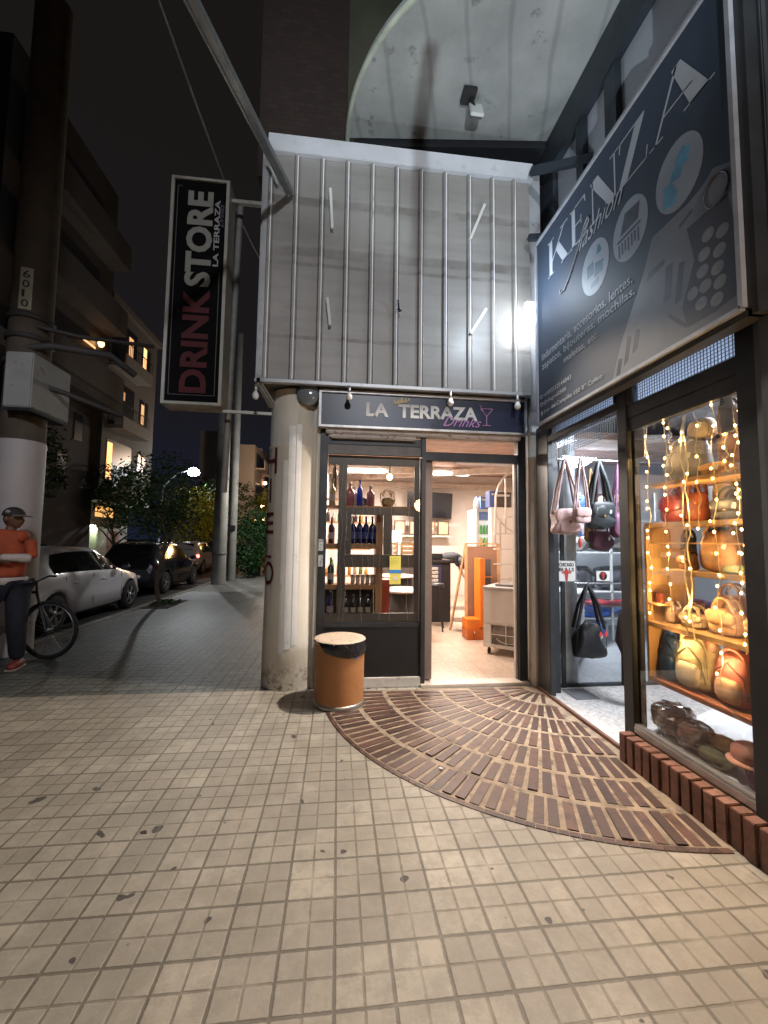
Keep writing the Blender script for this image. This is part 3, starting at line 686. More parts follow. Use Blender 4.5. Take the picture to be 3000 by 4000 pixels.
# entrance recess
MB().box(2.062, 3.7, 2.70, 4.045, .0, .022).build("entrance_floor", terrazzo("entrance_terrazzo", (.62, .60, .58), (.40, .38, .37), 42, .4), fs)
MB().box(2.058, 2.085, 2.75, 4.10, .0, .03).build("threshold_strip", M((.15, .07, .05), .7, 0, .3, 12, .3), fs)
MB().box(2.26, 2.50, 3.72, 3.99, .0225, .03).build("door_mat", M((.16, .16, .17), .8), fs, bevel=.002)
MB().box(2.21, 3.7, 4.045, 4.10, .0, .05).box(2.21, 2.26, 4.045, 4.10, .05, 2.6).box(2.30, 2.345, 4.03, 4.05, .02, 2.5).build("glass_door_frame", m_frame, fs, bevel=.004)
MB().box(2.26, 3.7, 4.065, 4.070, .05, 2.6).build("glass_screen", GLASS((.96, .98, 1), .12), fs)
MB().lathe([(.062, .03), (.062, 2.75)], (2.50, 4.19, 0), 20).build("white_pillar", M((.72, .74, .76), .4), fs)
MB().box(2.26, 7.5, 2.40, 2.405, 3.0, 3.01).box(2.16, 7.5, -.5, 7.5, 2.95, 3.0).build("shop_ceiling", M((.5, .5, .52), .7), fs)
mb = MB(); mb.prism([(2.22, 4.10), (7.5, 4.10), (7.5, 7.5), (3.87, 7.5), (2.3, 4.36)], (0, 0, .0), (1, 0, 0), (0, 1, 0), (0, 0, 1), .02)
mb.prism([(3.70, -.5), (7.5, -.5), (7.5, 4.10), (3.70, 4.10)], (0, 0, .0), (1, 0, 0), (0, 1, 0), (0, 0, 1), .02)
mb.prism([(2.30, -.5), (3.70, -.5), (3.70, 2.70), (2.30, 2.70)], (0, 0, .0), (1, 0, 0), (0, 1, 0), (0, 0, 1), .02)
mb.build("fashion_floor", terrazzo("fashion_floor", (.34, .35, .36), (.25, .26, .27), 50, .4, .4), fs)
m_wallc = M((.62, .64, .67), .7, 0, .06, 1.5, .05)
MB().box(3.6, 7.5, 7.0, 7.1, 0, 3.0).box(7.4, 7.5, -.5, 7.0, 0, 3.0).box(2.6, 7.5, -.6, -.5, 0, 3.0).build("fashion_inner_wall", m_wallc, fs)
mb = MB(); mb.prism([(2.235, 4.36), (3.66, 7.1), (3.60, 7.1), (2.185, 4.36)], (0, 0, 0), (1, 0, 0), (0, 1, 0), (0, 0, 1), 3.0); mb.build("fashion_inner_wall", m_wallc, fs)
# upper wall of white panels between dark posts, dark beam under the balcony
MB().box(2.36, 2.5, 1.0, 4.6, 2.75, 5.71).build("white_panels", M((.42, .44, .48), .6, 0, .08, 1.2, .05), fs)
D = MB()
for y0, y1 in ((4.06, 4.5), (3.51, 3.62), (3.03, 3.18), (1.9, 2.0)): D.box(2.30, 2.359, y0, y1, 2.75, 5.70)
D.box(2.28, 2.5, .6, 4.55, 5.701, 6.09)
D.bar((2.02, 4.0, 5.55), (2.36, 3.45, 5.20), .05, .08).bar((1.98, 4.0, 4.78), (2.2, 3.75, 4.62), .05, .06).bar((2.0, 3.3, 4.45), (2.34, 3.3, 4.6), .04)
D.build("steel_frame", M((.045, .055, .07), .5, .4, .2, 4, .1), fs)

# ---- big fashion sign
ks = thing("fashion_sign", "large dark blue fascia sign with tall white capital letters, round pictures and make-up artwork", "sign", (0, 0, 0))
KX = 1.90; SY0, SY1, SZ0, SZ1 = 3.69, 1.68, 2.63, 4.45
m_kblue = M((.030, .045, .072), .6, 0, .12, 1.5, 0)
m_kw = M((.36, .38, .41), .5, 0, .05, 6, 0)
MB().box(1.905, 1.99, SY1, SY0, SZ0, SZ1).build("panel", m_kblue, ks)
b = MB()
for a in ((SY1, SY0, SZ0-.012, SZ0+.012), (SY1, SY0, SZ1-.012, SZ1+.012), (SY1-.012, SY1+.012, SZ0, SZ1), (SY0-.012, SY0+.012, SZ0, SZ1)): b.box(1.888, 1.915, *a)
b.build("sign_frame", M((.38, .40, .44), .4, .3), ks)
b = MB(); b.box(1.915, 2.0, SY1-.03, SY0+.03, SZ0-.045, SZ0-.013).box(1.915, 2.0, SY1-.06, SY1-.013, SZ0-.045, SZ1+.05).box(1.915, 2.0, SY1-.03, SY0+.03, SZ1+.013, SZ1+.05)
b.build("backing_frame", m_frame, ks)
layer = [0]
def kp(mb, pts, lay=1):
    """polygon on the sign; pts are (Y, Z)"""
    mb.prism([(-p[0], p[1]) for p in pts], (KX+.004, 0, 0), (0, -1, 0), (0, 0, 1), (-1, 0, 0), .0006*lay); return mb
def letter(mb, quads, y, z, wd, ht):
    for q in quads: kp(mb, [(y-a*wd, z+b_*ht) for a, b_ in q], 1.5)
L = {
 'K': [[(.08, 0), (.24, 0), (.24, 1), (.08, 1)], [(0, 0), (.32, 0), (.32, .025), (0, .025)], [(0, .975), (.32, .975), (.32, 1), (0, 1)], [(.24, .40), (.80, .985), (.85, .985), (.24, .34)], [(.42, .56), (.60, .66), (1.02, 0), (.76, 0)], [(.66, .975), (1, .975), (1, 1), (.66, 1)], [(.68, 0), (1.1, 0), (1.1, .025), (.68, .025)]],
 'E': [[(.10, 0), (.30, 0), (.30, 1), (.10, 1)], [(0, 0), (.9, 0), (.95, .22), (.9, .22), (.80, .035), (0, .035)], [(0, .97), (.8, .97), (.86, .82), (.9, .82), (.88, 1), (0, 1)], [(.3, .49), (.66, .49), (.66, .52), (.3, .52)], [(.62, .40), (.66, .40), (.66, .62), (.62, .62)]],
 'N': [[(.12, 0), (.16, 0), (.16, 1), (.12, 1)], [(.05, 1), (.34, 1), (.90, 0), (.66, .02)], [(.86, 0), (.90, 0), (.90, 1), (.86, 1)], [(0, 0), (.28, 0), (.28, .025), (0, .025)], [(.74, .975), (1.02, .975), (1.02, 1), (.74, 1)]],
 'Z': [[(.62, .97), (.92, .97), (.30, .03), (.0, .03)], [(.05, .97), (.92, .97), (.92, 1), (.05, 1)], [(0, 0), (.95, 0), (.95, .03), (0, .03)], [(.03, .78), (.06, .78), (.10, 1), (.05, 1)], [(.92, 0), (.95, 0), (1.0, .24), (.97, .24)]],
 'A': [[(.10, 0), (.14, 0), (.54, .98), (.50, 1)], [(.44, 1), (.60, 1), (1.0, 0), (.72, 0)], [(.28, .34), (.76, .34), (.76, .37), (.28, .37)], [(0, 0), (.26, 0), (.26, .025), (0, .025)], [(.62, 0), (1.08, 0), (1.08, .025), (.62, .025)]]}
kl = MB()
for ch, y, wd in (("K", 3.47, .33), ("E", 3.10, .24), ("N", 2.84, .34), ("Z", 2.50, .27), ("A", 2.22, .42)):
    letter(kl, L[ch], y, 3.955, wd, .335)
kl.build("lettering", m_kw, ks)
U, V = (0, -1, 0), (0, 0, 1)
def kt(name, s, y, z, W, H, mat=m_kw, **k): text(name, s, (KX+.003, y, z), U, V, W, H, mat, ks, **k)
kt("script_lettering", "fashion", 2.98, 3.865, .52, .15, shear=.6)
sw = MB(); cur = [(3.265, 3.72), (3.26, 3.685), (3.20, 3.68), (3.12, 3.74), (3.04, 3.83), (2.96, 3.93), (2.90, 4.02), (2.85, 4.06), (2.84, 4.03), (2.90, 3.95)]
sw.tube([(KX-.001, a, c) for a, c in cur], .006, 5); sw.build("swash", m_kw, ks)
kt("small_lettering", "indumentaria, accesorios, lentes,", 3.605, 3.215, 1.21, .085, offset=.008)
kt("small_lettering", "zapatos, bijouteras, mochilas,", 3.605, 3.115, 1.23, .085, offset=.008)
kt("small_lettering", "maletas, etc.", 3.225, 3.03, .47, .065, offset=.008)
kt("small_lettering", "+5493512144843", 3.585, 2.862, .46, .042, offset=.006)
kt("small_lettering", "@diagne5505", 3.585, 2.785, .38, .045, offset=.006)
kt("small_lettering", "Juan del Campillo 150 B\u00b0 Cofico", 3.585, 2.700, .86, .048, offset=.006)
ic = MB()
for zc in (2.883, 2.808):
    ic.tube([(KX, 3.622+.018*math.cos(a), zc+.018*math.sin(a)) for a in [2*math.pi*i/12 for i in range(13)]], .0035, 4)
kp(ic, [(3.622+.018*math.cos(a), 2.728+.018*math.sin(a)) for a in [2*math.pi*i/10 for i in range(10)]], 1); kp(ic, [(3.634, 2.716), (3.610, 2.716), (3.622, 2.690)], 1.2)
ic.build("contact_symbol", m_kw, ks)
def disc(mb, y, z, ry, rz, lay=1, n=28): kp(mb, [(y+ry*math.cos(2*math.pi*i/n), z+rz*math.sin(2*math.pi*i/n)) for i in range(n)], lay)
cw = MB()
for y, z in ((2.785, 3.60), (2.41, 3.61), (2.015, 3.63)): disc(cw, y, z, .165, .205)
cw.build("round_panel", M((.27, .31, .36), .5, 0, .06, 5, 0), ks)
m_k1 = M((.05, .13, .20), .5, 0, .3, 14, 0); m_k2 = M((.06, .07, .10), .5, 0, .3, 14, 0); m_k3 = M((.10, .28, .42), .5, 0, .3, 9, 0)
p = MB()
kp(p, [(2.88, 3.56), (2.80, 3.56), (2.80, 3.66), (2.88, 3.66)], 2); kp(p, [(2.79, 3.52), (2.70, 3.52), (2.68, 3.60), (2.78, 3.63)], 2.1); kp(p, [(2.84, 3.46), (2.76, 3.46), (2.74, 3.50), (2.83, 3.50)], 2.2); kp(p, [(2.76, 3.68), (2.70, 3.68), (2.72, 3.74), (2.75, 3.75)], 2)
p.build("artwork", m_k1, ks)
p = MB()
kp(p, [(2.50, 3.62), (2.33, 3.62), (2.31, 3.73), (2.45, 3.75)], 2); kp(p, [(2.53, 3.58), (2.31, 3.58), (2.31, 3.60), (2.53, 3.60)], 2.1)
for k in range(7): kp(p, [(2.52-.03*k, 3.47+.01*(k % 3)), (2.505-.03*k, 3.47+.01*(k % 3)), (2.505-.03*k, 3.565), (2.52-.03*k, 3.565)], 2.2+.02*k)
p.build("artwork", m_k2, ks)
p = MB()
kp(p, [(2.13, 3.50), (2.05, 3.47), (2.02, 3.53), (2.06, 3.62), (2.12, 3.63)], 2); kp(p, [(2.03, 3.66), (1.95, 3.65), (1.93, 3.72), (1.98, 3.77), (2.03, 3.72)], 2.1); kp(p, [(2.08, 3.62), (2.0, 3.60), (1.98, 3.66), (2.05, 3.68)], 2.2)
p.build("artwork", m_k3, ks)
p = MB(); kp(p, [(2.62, 2.645), (2.56, 2.78), (2.504, 2.90), (2.30, 3.22), (2.218, 3.40), (1.95, 3.40), (1.86, 3.42), (1.80, 3.46), (1.695, 3.40), (1.695, 2.645)], .8)
p.build("artwork_ground", M((.145, .165, .195), .5, 0, .22, 3, 0), ks)
p = MB(); kp(p, [(1.97, 3.26), (1.73, 3.26), (1.705, 3.10), (1.71, 2.72), (1.82, 2.695), (1.99, 2.70), (2.02, 2.83), (1.93, 3.05)], 1.5)
p.build("make_up_palette", M((.05, .055, .08), .4, 0, .1, 4, 0), ks)
p = MB()
for y, z in ((1.785, 3.0), (1.872, 3.04), (1.80, 2.915), (1.885, 2.955), (1.79, 2.835), (1.872, 2.865), (1.81, 2.755), (1.90, 2.785), (1.765, 3.09), (1.845, 3.13), (1.95, 2.87)): disc(p, y, z, .036, .034, 2.2, 18)
p.build("palette_pans", M((.20, .225, .26), .5, 0, .2, 20, 0), ks)
p = MB()
for cy, cz, rr in ((2.28, 2.995, .095), (1.79, 3.33, .07)):
    p = MB(); p.tube([(KX, cy+rr*math.cos(2*math.pi*i/24), cz+rr*1.15*math.sin(2*math.pi*i/24)) for i in range(25)], 0.0035, 5)
m_art = M((.06, .07, .10), .4, 0, .1, 4, 0)
p.build("compact_mirror_rim", m_art, ks)
for q in ([(2.15, 2.93), (2.10, 2.94), (2.07, 3.14), (2.12, 3.14)], [(2.07, 2.88), (2.03, 2.89), (1.99, 3.09), (2.03, 3.10)], [(2.27, 3.15), (2.13, 3.17), (2.13, 3.20), (2.26, 3.20)], [(2.50, 2.70), (2.46, 2.72), (2.42, 2.87), (2.46, 2.89)], [(2.42, 2.75), (2.37, 2.77), (2.34, 2.88), (2.38, 2.89)],
          [(2.58, 2.66), (2.54, 2.66), (2.51, 2.76), (2.55, 2.77)], [(2.12, 2.83), (2.0, 2.70), (1.99, 2.72), (2.11, 2.85)], [(2.02, 3.30), (1.93, 3.33), (1.93, 3.35), (2.02, 3.32)]): kp(MB(), q, 1.4).build("make_up_artwork", m_art, ks)

# ---- display shelves behind the shop window
ds = thing("display_shelves", "light wood display shelves behind the clothing shop window", "shelves", (0, 0, 0))
m_lw = M((.50, .30, .13), .5, 0, .18, 4, .1)
MB().box(2.14, 2.50, 2.64, 2.66, .56, 1.62).build("side_panel", m_lw, ds)
for z, y0, y1, x1 in ((1.895, 1.87, 2.57, 2.42), (1.625, 1.87, 2.64, 2.45), (1.32, 1.87, 2.52, 2.45), (.955, 1.87, 2.64, 2.48), (.585, 1.87, 2.64, 2.50)):
    MB().box(2.13, x1, y0, y1, z-.015, z+.015).build("shelf", m_lw if z > .6 else M((.30, .12, .06), .5), ds, bevel=.003)
MB().box(2.135, 2.16, 1.9, 2.60, 1.50, 1.51).build("shelf_rail", m_lw, ds)
pp = thing("white_paper_sheet", "crumpled white paper lining the floor of the shop window", "paper")
vs = []; n1, n2 = 26, 18
for i in range(n1+1):
    for j in range(n2+1):
        x = 2.12+.62*j/n2; y = 1.87+.77*i/n1
        vs.append((x, y, .235+.18*(j/n2)**1.3+.012*noise.noise(Vector((x*14, y*14, 0)))+.006*noise.noise(Vector((x*40, y*40, 3)))))
MB().add(vs, [(i*(n2+1)+j, i*(n2+1)+j+1, (i+1)*(n2+1)+j+1, (i+1)*(n2+1)+j) for i in range(n1) for j in range(n2)]).build("sheet", M((.70, .72, .75), .5, 0, .04, 10, .2), pp)

# ---- bags
SKIN_CLEAR = GLASS((.95, .95, .95), .35, .12)
def bag(name, label, loc, w, d, h, col, rz=0, strap=.5, flap=True, group=None, cat="handbag", rough=.4, hang=False, squash=1.0, seed=1, pocket=None, wide_strap=.009, hang_top=None, crumple=None):
    """soft bag standing with its base at loc (width along local X)"""
    t = thing(name, label, cat, loc, rz, group)
    m = M(col, rough+.1, 0, .35, 16, .6)
    dark = M(tuple(c*.55 for c in col), rough, 0, .2, 9, .2)
    taper = lambda q: q
    b = MB(); nu, nv = 20, 12; vs = []
    for i in range(nv+1):
        ph = -math.pi/2+math.pi*i/nv
        for j in range(nu):
            th = 2*math.pi*j/nu
            pw = lambda a, e_: math.copysign(abs(a)**e_, a)
            zz = pw(math.sin(ph), .55); k = pw(math.cos(ph), .35)
            s = 1-.16*(zz*.5+.5)*squash
            x = k*pw(math.cos(th), .45)*w/2*s; y = k*pw(math.sin(th), .6)*d/2*(1-.25*(zz*.5+.5))
            z = (zz*.5+.5)*h
            q = Vector((x, y, z)); q += Vector((noise.noise(q*9+Vector((seed, 0, 0))), noise.noise(q*9+Vector((0, seed, 0))), .5*noise.noise(q*8+Vector((0, 0, seed)))))*(crumple or .045)*max(w, h)
            vs.append(q)
    b.add(vs, [(i*nu+j, i*nu+(j+1) % nu, (i+1)*nu+(j+1) % nu, (i+1)*nu+j) for i in range(nv) for j in range(nu)], True)
    b.build("body", m, t)
    sm_ = M(tuple(c*.4 for c in col), .6, 0, .2, 9, .1)
    MB().tube([(w*.47*math.copysign(abs(math.cos(a))**.45, math.cos(a))*(1-.08*(1+math.sin(a))), -d*.30, h*.5+h*.47*math.copysign(abs(math.sin(a))**.55, math.sin(a))) for a in [2*math.pi*i/32 for i in range(33)]], .0022, 5).build("piping", sm_, t)
    if int(seed*7+w*100) % 2: MB().bbox((w*.22, -d*.56, h*.62), (.022, .002, .034), .2, 0, .3).build("price_tag", m_white, t)
    if flap:
        MB().ell((0, -d*.40, h*.70), (w*.44, d*.16, h*.30), 18, 10, .6).build("flap", M(tuple(min(1, c*1.15) for c in col), rough, 0, .2, 9, .3), t)
        MB().bbox((0, -d*.57, h*.46), (w*.09, .008, h*.09)).build("buckle", M((.6, .45, .2), .25, .9, 0, 5, 0), t, bevel=.002)
    if pocket:
        MB().ell((0, -d*.42, h*.30), (w*.33, d*.16, h*.24), 18, 10, .6).build("pocket", M(pocket, rough, 0, .2, 9, .3), t)
    if strap:
        H = hang_top-loc[2] if hang_top else h+strap*h
        for k, yy in enumerate((-.25, .25)):
            if hang_top:
                pts = [(-w*.40, yy*d, h*.80), (-w*.24, yy*d*.8, h+(H-h)*.45), (-w*.03, 0, H*.985), (0, 0, H), (w*.03, 0, H*.985), (w*.24, yy*d*.8, h+(H-h)*.45), (w*.40, yy*d, h*.80)]
            else:
                pts = [(w*.32*math.cos(a), yy*d, h*.88+(H-h*.88)*math.sin(a)) for a in [math.pi*i/12 for i in range(13)]]
            MB().tube(pts, wide_strap, 6).build("strap", dark if k else m, t)
    return t
RZ = R_(90)   # faces the street (local -Y looks to -X)
def sb(*a, **k): return bag(*a, rz=-RZ, **k)
# on the shelves
sb("tote_bag", "grey tote bag in clear plastic on the top window shelf", (2.30, 2.44, 1.912), .34, .12, .26, (.13, .13, .14), flap=False, strap=.12)
sb("handbag", "dark brown flap handbag at the far end of the top window shelf", (2.32, 2.13, 1.98), .19, .10, .17, (.09, .035, .02), strap=.3)
sb("handbag", "small tan bag lying under the dark brown handbag on the top window shelf", (2.26, 2.18, 1.912), .20, .12, .075, (.42, .22, .07), strap=0)
sb("handbag", "beige rounded bag stacked on the grey tote near the window top", (2.33, 2.36, 2.18), .18, .10, .13, (.38, .30, .20), strap=0, flap=False)
sb("handbag", "brown bag hanging high beside the paper notice in the window", (2.35, 2.19, 2.16), .13, .08, .19, (.16, .09, .06), strap=.2, flap=False)
sb("handbag", "dark red structured handbag at the start of the shelf under the grey tote", (2.28, 2.52, 1.641), .23, .12, .19, (.13, .015, .018), strap=.4)
sb("handbag", "rust red upright handbag standing in the middle of the second window shelf", (2.28, 2.36, 1.641), .13, .10, .19, (.24, .06, .025), strap=.4, flap=False)
sb("handbag", "long black handbag on the second window shelf beside the rust red one", (2.28, 2.12, 1.641), .26, .11, .13, (.02, .022, .025), strap=.5)
sb("handbag", "small brown box bag behind the long black handbag", (2.40, 2.00, 1.641), .13, .08, .20, (.11, .05, .035), strap=0, flap=False)
sb("leather_bag", "large tan leather shoulder bag leaning on the third window shelf", (2.30, 2.21, 1.336), .30, .13, .25, (.30, .15, .06), strap=.2, flap=False, squash=2.2)
sb("handbag", "small black upright bag at the start of the third window shelf", (2.30, 2.46, 1.336), .09, .08, .21, (.02, .02, .028), strap=.2, flap=False)
sb("handbag", "green soft pouch lying on the third window shelf", (2.24, 2.07, 1.336), .16, .10, .05, (.20, .26, .10), strap=0, flap=False)
sb("handbag", "orange flap handbag with top handle on the fourth window shelf", (2.28, 2.19, .971), .20, .13, .15, (.56, .34, .20), strap=.45)
sb("handbag", "white small handbag with pale handle on the fourth window shelf", (2.27, 2.40, .971), .18, .10, .09, (.62, .52, .42), strap=.5)
sb("handbag", "narrow orange leather bag at the far end of the fourth window shelf", (2.30, 2.01, .971), .11, .12, .13, (.48, .30, .20), strap=.2)
sb("handbag", "tall nude coloured handbag behind the orange flap handbag", (2.42, 2.28, .971), .22, .10, .22, (.38, .21, .14), strap=.3, flap=False)
sb("handbag", "dark purple wrapped bag behind the white small handbag", (2.43, 2.52, .971), .16, .10, .16, (.07, .04, .12), strap=.0, flap=False)
t = thing("trinket_row", "row of tiny dark red boxes by the wooden side panel", "boxes")
for k in range(3): MB().box(2.17, 2.20, 2.56+.028*k, 2.582+.028*k, 1.10, 1.165).build("small_box", M((.12, .03, .02), .5), t)
MB().box(2.14, 2.24, 2.54, 2.64, 1.085, 1.10).build("ledge", m_lw, t)
extra = [((2.36, 2.60, 1.641), .14, .22, (.34, .12, .14), "dusty pink bag behind the dark red structured handbag"), ((2.38, 2.24, 1.641), .16, .24, (.30, .24, .17), "sand coloured bag behind the rust red upright handbag"),
         ((2.40, 2.34, 1.336), .13, .27, (.05, .09, .20), "denim blue bag behind the tan leather shoulder bag"), ((2.38, 2.04, 1.336), .14, .23, (.33, .16, .15), "rose bag behind the green soft pouch"), ((2.24, 2.40, 1.336), .10, .10, (.16, .07, .03), "small chestnut purse on the third window shelf"),
         ((2.40, 2.08, .971), .15, .25, (.24, .12, .20), "mauve bag behind the orange flap handbag"), ((2.26, 2.555, .971), .10, .11, (.42, .30, .26), "tiny blush purse by the wooden side panel on the fourth window shelf"), ((2.38, 1.95, 1.912), .14, .22, (.20, .16, .14), "taupe bag at the far end of the top window shelf")]
for loc, wd, hh, cl, lb in extra: sb("handbag", lb, loc, wd, .10, hh, cl, strap=.25, flap=random.random() < .4, seed=loc[1]*9, crumple=.09)
# children's backpacks
def backpack(label, loc, w, h, col, ear=None, pocket=None, d=.16, patch_=None):
    t = bag("backpack", label, loc, w, d, h, col, rz=-RZ, strap=.10, flap=False, cat="backpack", rough=.6, pocket=pocket, squash=1.1)
    if ear:
        for s in (-1, 1): MB().ell((s*w*.36, -.01, h*.93), (w*.13, .03, h*.14), 12, 8).build("ear", M(ear, .7), t)
    MB().tube([(-w*.42, -d*.35, h*.2), (-w*.38, -d*.42, h*.6), (0, -d*.45, h*.84), (w*.38, -d*.42, h*.6), (w*.42, -d*.35, h*.2)], .005, 6).build("zip", M(tuple(c*.5 for c in col), .5), t)
    return t
backpack("dark blue backpack with a bright blue peak beside the wooden side panel", (2.26, 2.545, .602), .17, .30, (.015, .045, .13), pocket=(.02, .06, .16))
t = thing("hood", "bright blue pointed hood on top of the dark blue backpack", "hood"); MB().lathe([(.035, 0), (.032, .03), (.02, .065), (0, .08)], (2.25, 2.56, .885), 14).build("cap", M((.03, .14, .55), .6), t)
backpack("large cream plush backpack with pink ears under the white handbag", (2.26, 2.37, .602), .25, .31, (.52, .47, .33), ear=(.62, .36, .32), pocket=(.60, .54, .42), d=.19)
backpack("coral red backpack with a pale front pocket in the shop window", (2.26, 2.11, .602), .23, .28, (.48, .15, .15), pocket=(.62, .42, .28), d=.18)
backpack("purple backpack behind the coral red backpack", (2.40, 2.20, .602), .24, .33, (.20, .05, .16), d=.14)
backpack("teal and cream backpack at the far end of the bottom shelf", (2.27, 1.93, .602), .12, .26, (.04, .12, .17), ear=(.5, .5, .4), pocket=(.4, .42, .36), d=.15)
# floor of the window
def plush(label, c, r, col, seed, wrap=False, cat="soft toy"):
    t = thing("soft_toy", label, cat, (0, 0, 0))
    MB().ell(c, r, 20, 12, .9, jit=.16, seed=seed).build("body", M(col, .8, 0, .3, 14, .5), t)
    MB().ell((c[0]-r[0]*.2, c[1]+r[1]*.75, c[2]+r[2]*.45), (r[0]*.5, r[1]*.42, r[2]*.55), 14, 10, jit=.1, seed=seed+1).build("head", M(tuple(min(1, x*1.15) for x in col), .8, 0, .3, 14, .5), t)
    if wrap:
        w_ = MB().ell(c, (r[0]*1.12, r[1]*1.15, r[2]*1.15), 16, 10, .8, jit=.35, seed=seed+5); w_.sm = [False]*len(w_.f); w_.build("plastic_wrap", SKIN_CLEAR, t)
    return t
plush("brown plush toy in crinkled clear plastic by the corner of the window floor", (2.22, 2.54, .34), (.10, .11, .09), (.11, .055, .04), 1, True)
plush("reddish brown plush toy in clear plastic on the white paper", (2.20, 2.36, .33), (.08, .10, .075), (.16, .06, .035), 4, True)
plush("mustard yellow plush toy lying on the white paper", (2.24, 2.20, .35), (.06, .09, .04), (.45, .30, .08), 7)
plush("dark green leafy plush heap in front of the white paper", (2.18, 2.20, .285), (.06, .12, .045), (.05, .06, .025), 9)
plush("violet plush toy in the near corner of the window floor", (2.17, 1.95, .30), (.05, .05, .07), (.16, .06, .15), 12)
t = thing("plush_hat", "salmon pink round plush hat on the window floor", "hat")
MB().ell((2.20, 2.02, .385), (.075, .085, .065), 18, 12, .9).build("crown", M((.50, .20, .13), .8, 0, .2, 10, .4), t)
MB().lathe([(.06, 0), (.10, -.005), (.105, .006), (.06, .012)], (2.20, 2.02, .345), 20).build("brim", M((.55, .28, .20), .8), t)
# striped cloth and pale backdrop seen between the shelves
t = thing("striped_cloth", "pale blue and white striped cloth hanging behind the window shelves", "cloth")
for k in range(6):
    MB().box(2.62, 2.63, 1.86+k*.06, 1.919+k*.06, 1.15, 2.1).build("stripe", M((.30, .50, .68) if k % 2 == 0 else (.66, .68, .70), .7), t)
cc = [(.62, .64, .66), (.10, .10, .13), (.35, .36, .40), (.60, .62, .66), (.05, .05, .07), (.30, .18, .14), (.5, .52, .55)]
rk = thing("clothes_rail", "crowded rail of hanging clothes at the back of the clothing shop", "clothes rail")
MB().cyl((2.75, -.2, 2.05), (2.75, 2.6, 2.05), .012).build("rail", m_chrome, rk)
for k in range(16):
    y = 1.25+k*.085; wdt = random.uniform(.5, .9)
    m = MB(); vs = []
    for a, z in ((.14, 2.03), (.22, 1.95), (.23, 1.95-wdt*.5), (.27, 1.95-wdt)):
        for s in (-1, -.33, .33, 1): vs.append((2.75+s*a, y+.02*noise.noise(Vector((s*3, z*4, k))), z))
    m.add(vs, [(i*4+j, i*4+j+1, (i+1)*4+j+1, (i+1)*4+j) for i in range(3) for j in range(3)], True)
    m.build("garment", M(random.choice(cc), .8), rk)
# notices inside the glass
def notice(label, y0, y1, z0, z1, words_, blob=True, x=2.094, axis='X'):
    t = thing("paper_notice", label, "notice")
    if axis == 'X':
        MB().box(x, x+.002, y1, y0, z0, z1).build("paper", M((.66, .66, .64), .6, 0, .05, 6, 0), t)
        O = lambda a, c: (x, y0-a*(y0-y1), z0+c*(z1-z0)); UU = (0, -1, 0)
    else:
        MB().box(y0, y1, x, x+.002, z0, z1).build("paper", M((.66, .66, .64), .6, 0, .05, 6, 0), t)
        O = lambda a, c: (y0+a*(y1-y0), x, z0+c*(z1-z0)); UU = (1, 0, 0)
    W = abs(y1-y0); H = z1-z0; n = len(words_)
    for i, wd in enumerate(words_): text("lettering", wd, O(.08, .96-.24*(i+1)), UU, (0, 0, 1), W*(.84 if len(wd) > 2 else .3), H*.18, m_black, t, .03)
    return t, O, W, H
notice("white notice with a big letter B near the top of the shop window", 2.005, 1.93, 2.11, 2.33, ["B"])
notice("small grey notice beside the top shelf in the shop window", 2.66, 2.57, 2.10, 2.30, [])
t, O, W, H = notice("white poster reading CHICAGO BULLS over a red bull head on the glass screen", 2.26, 2.455, 1.10, 1.31, ["CHICAGO", "BULLS"], x=4.022, axis='Y')
bl = MB()
for q in ([(-.2, .62), (.2, .62), (.28, .80), (.10, 1.0), (-.10, 1.0), (-.28, .80)], [(-.16, .30), (.16, .30), (.22, .64), (-.22, .64)], [(-.10, .0), (.10, .0), (.16, .30), (-.16, .30)], [(-.26, .78), (-.20, .66), (-.52, .62), (-.62, .86), (-.50, .76)], [(.26, .78), (.20, .66), (.52, .62), (.62, .86), (.50, .76)]):
    bl.prism(q, (2.357, 4.0205-.0002*len(bl.v)/10, 1.10), (.09, 0, 0), (0, 0, .125), (0, -1, 0), .001)
bl.build("bull_head_emblem", M((.45, .05, .04), .5), t)
t, O, W, H = notice("small white sticker with a round red bull emblem on the glass screen", 2.71, 2.86, 1.10, 1.205, [], x=4.055, axis='Y')
bl = MB(); bl.prism([(.045*math.cos(a), .045*math.sin(a)) for a in [2*math.pi*i/24 for i in range(24)]], (2.785, 4.0548, 1.152), (1, 0, 0), (0, 0, 1), (0, -1, 0), .0012); bl.build("emblem_ring", m_black, t)
bl = MB()
for q in ([(-.3, .2), (.3, .2), (.2, 1.0), (-.2, 1.0)], [(-.15, -.9), (.15, -.9), (.3, .2), (-.3, .2)], [(-.3, .5), (-.9, .3), (-.8, .8)], [(.3, .5), (.9, .3), (.8, .8)]): bl.prism(q, (2.785, 4.0532-.0003*len(bl.v)/8, 1.152), (.038, 0, 0), (0, 0, .038), (0, -1, 0), .0012)
bl.build("bull_head_emblem", M((.45, .05, .04), .5), t)

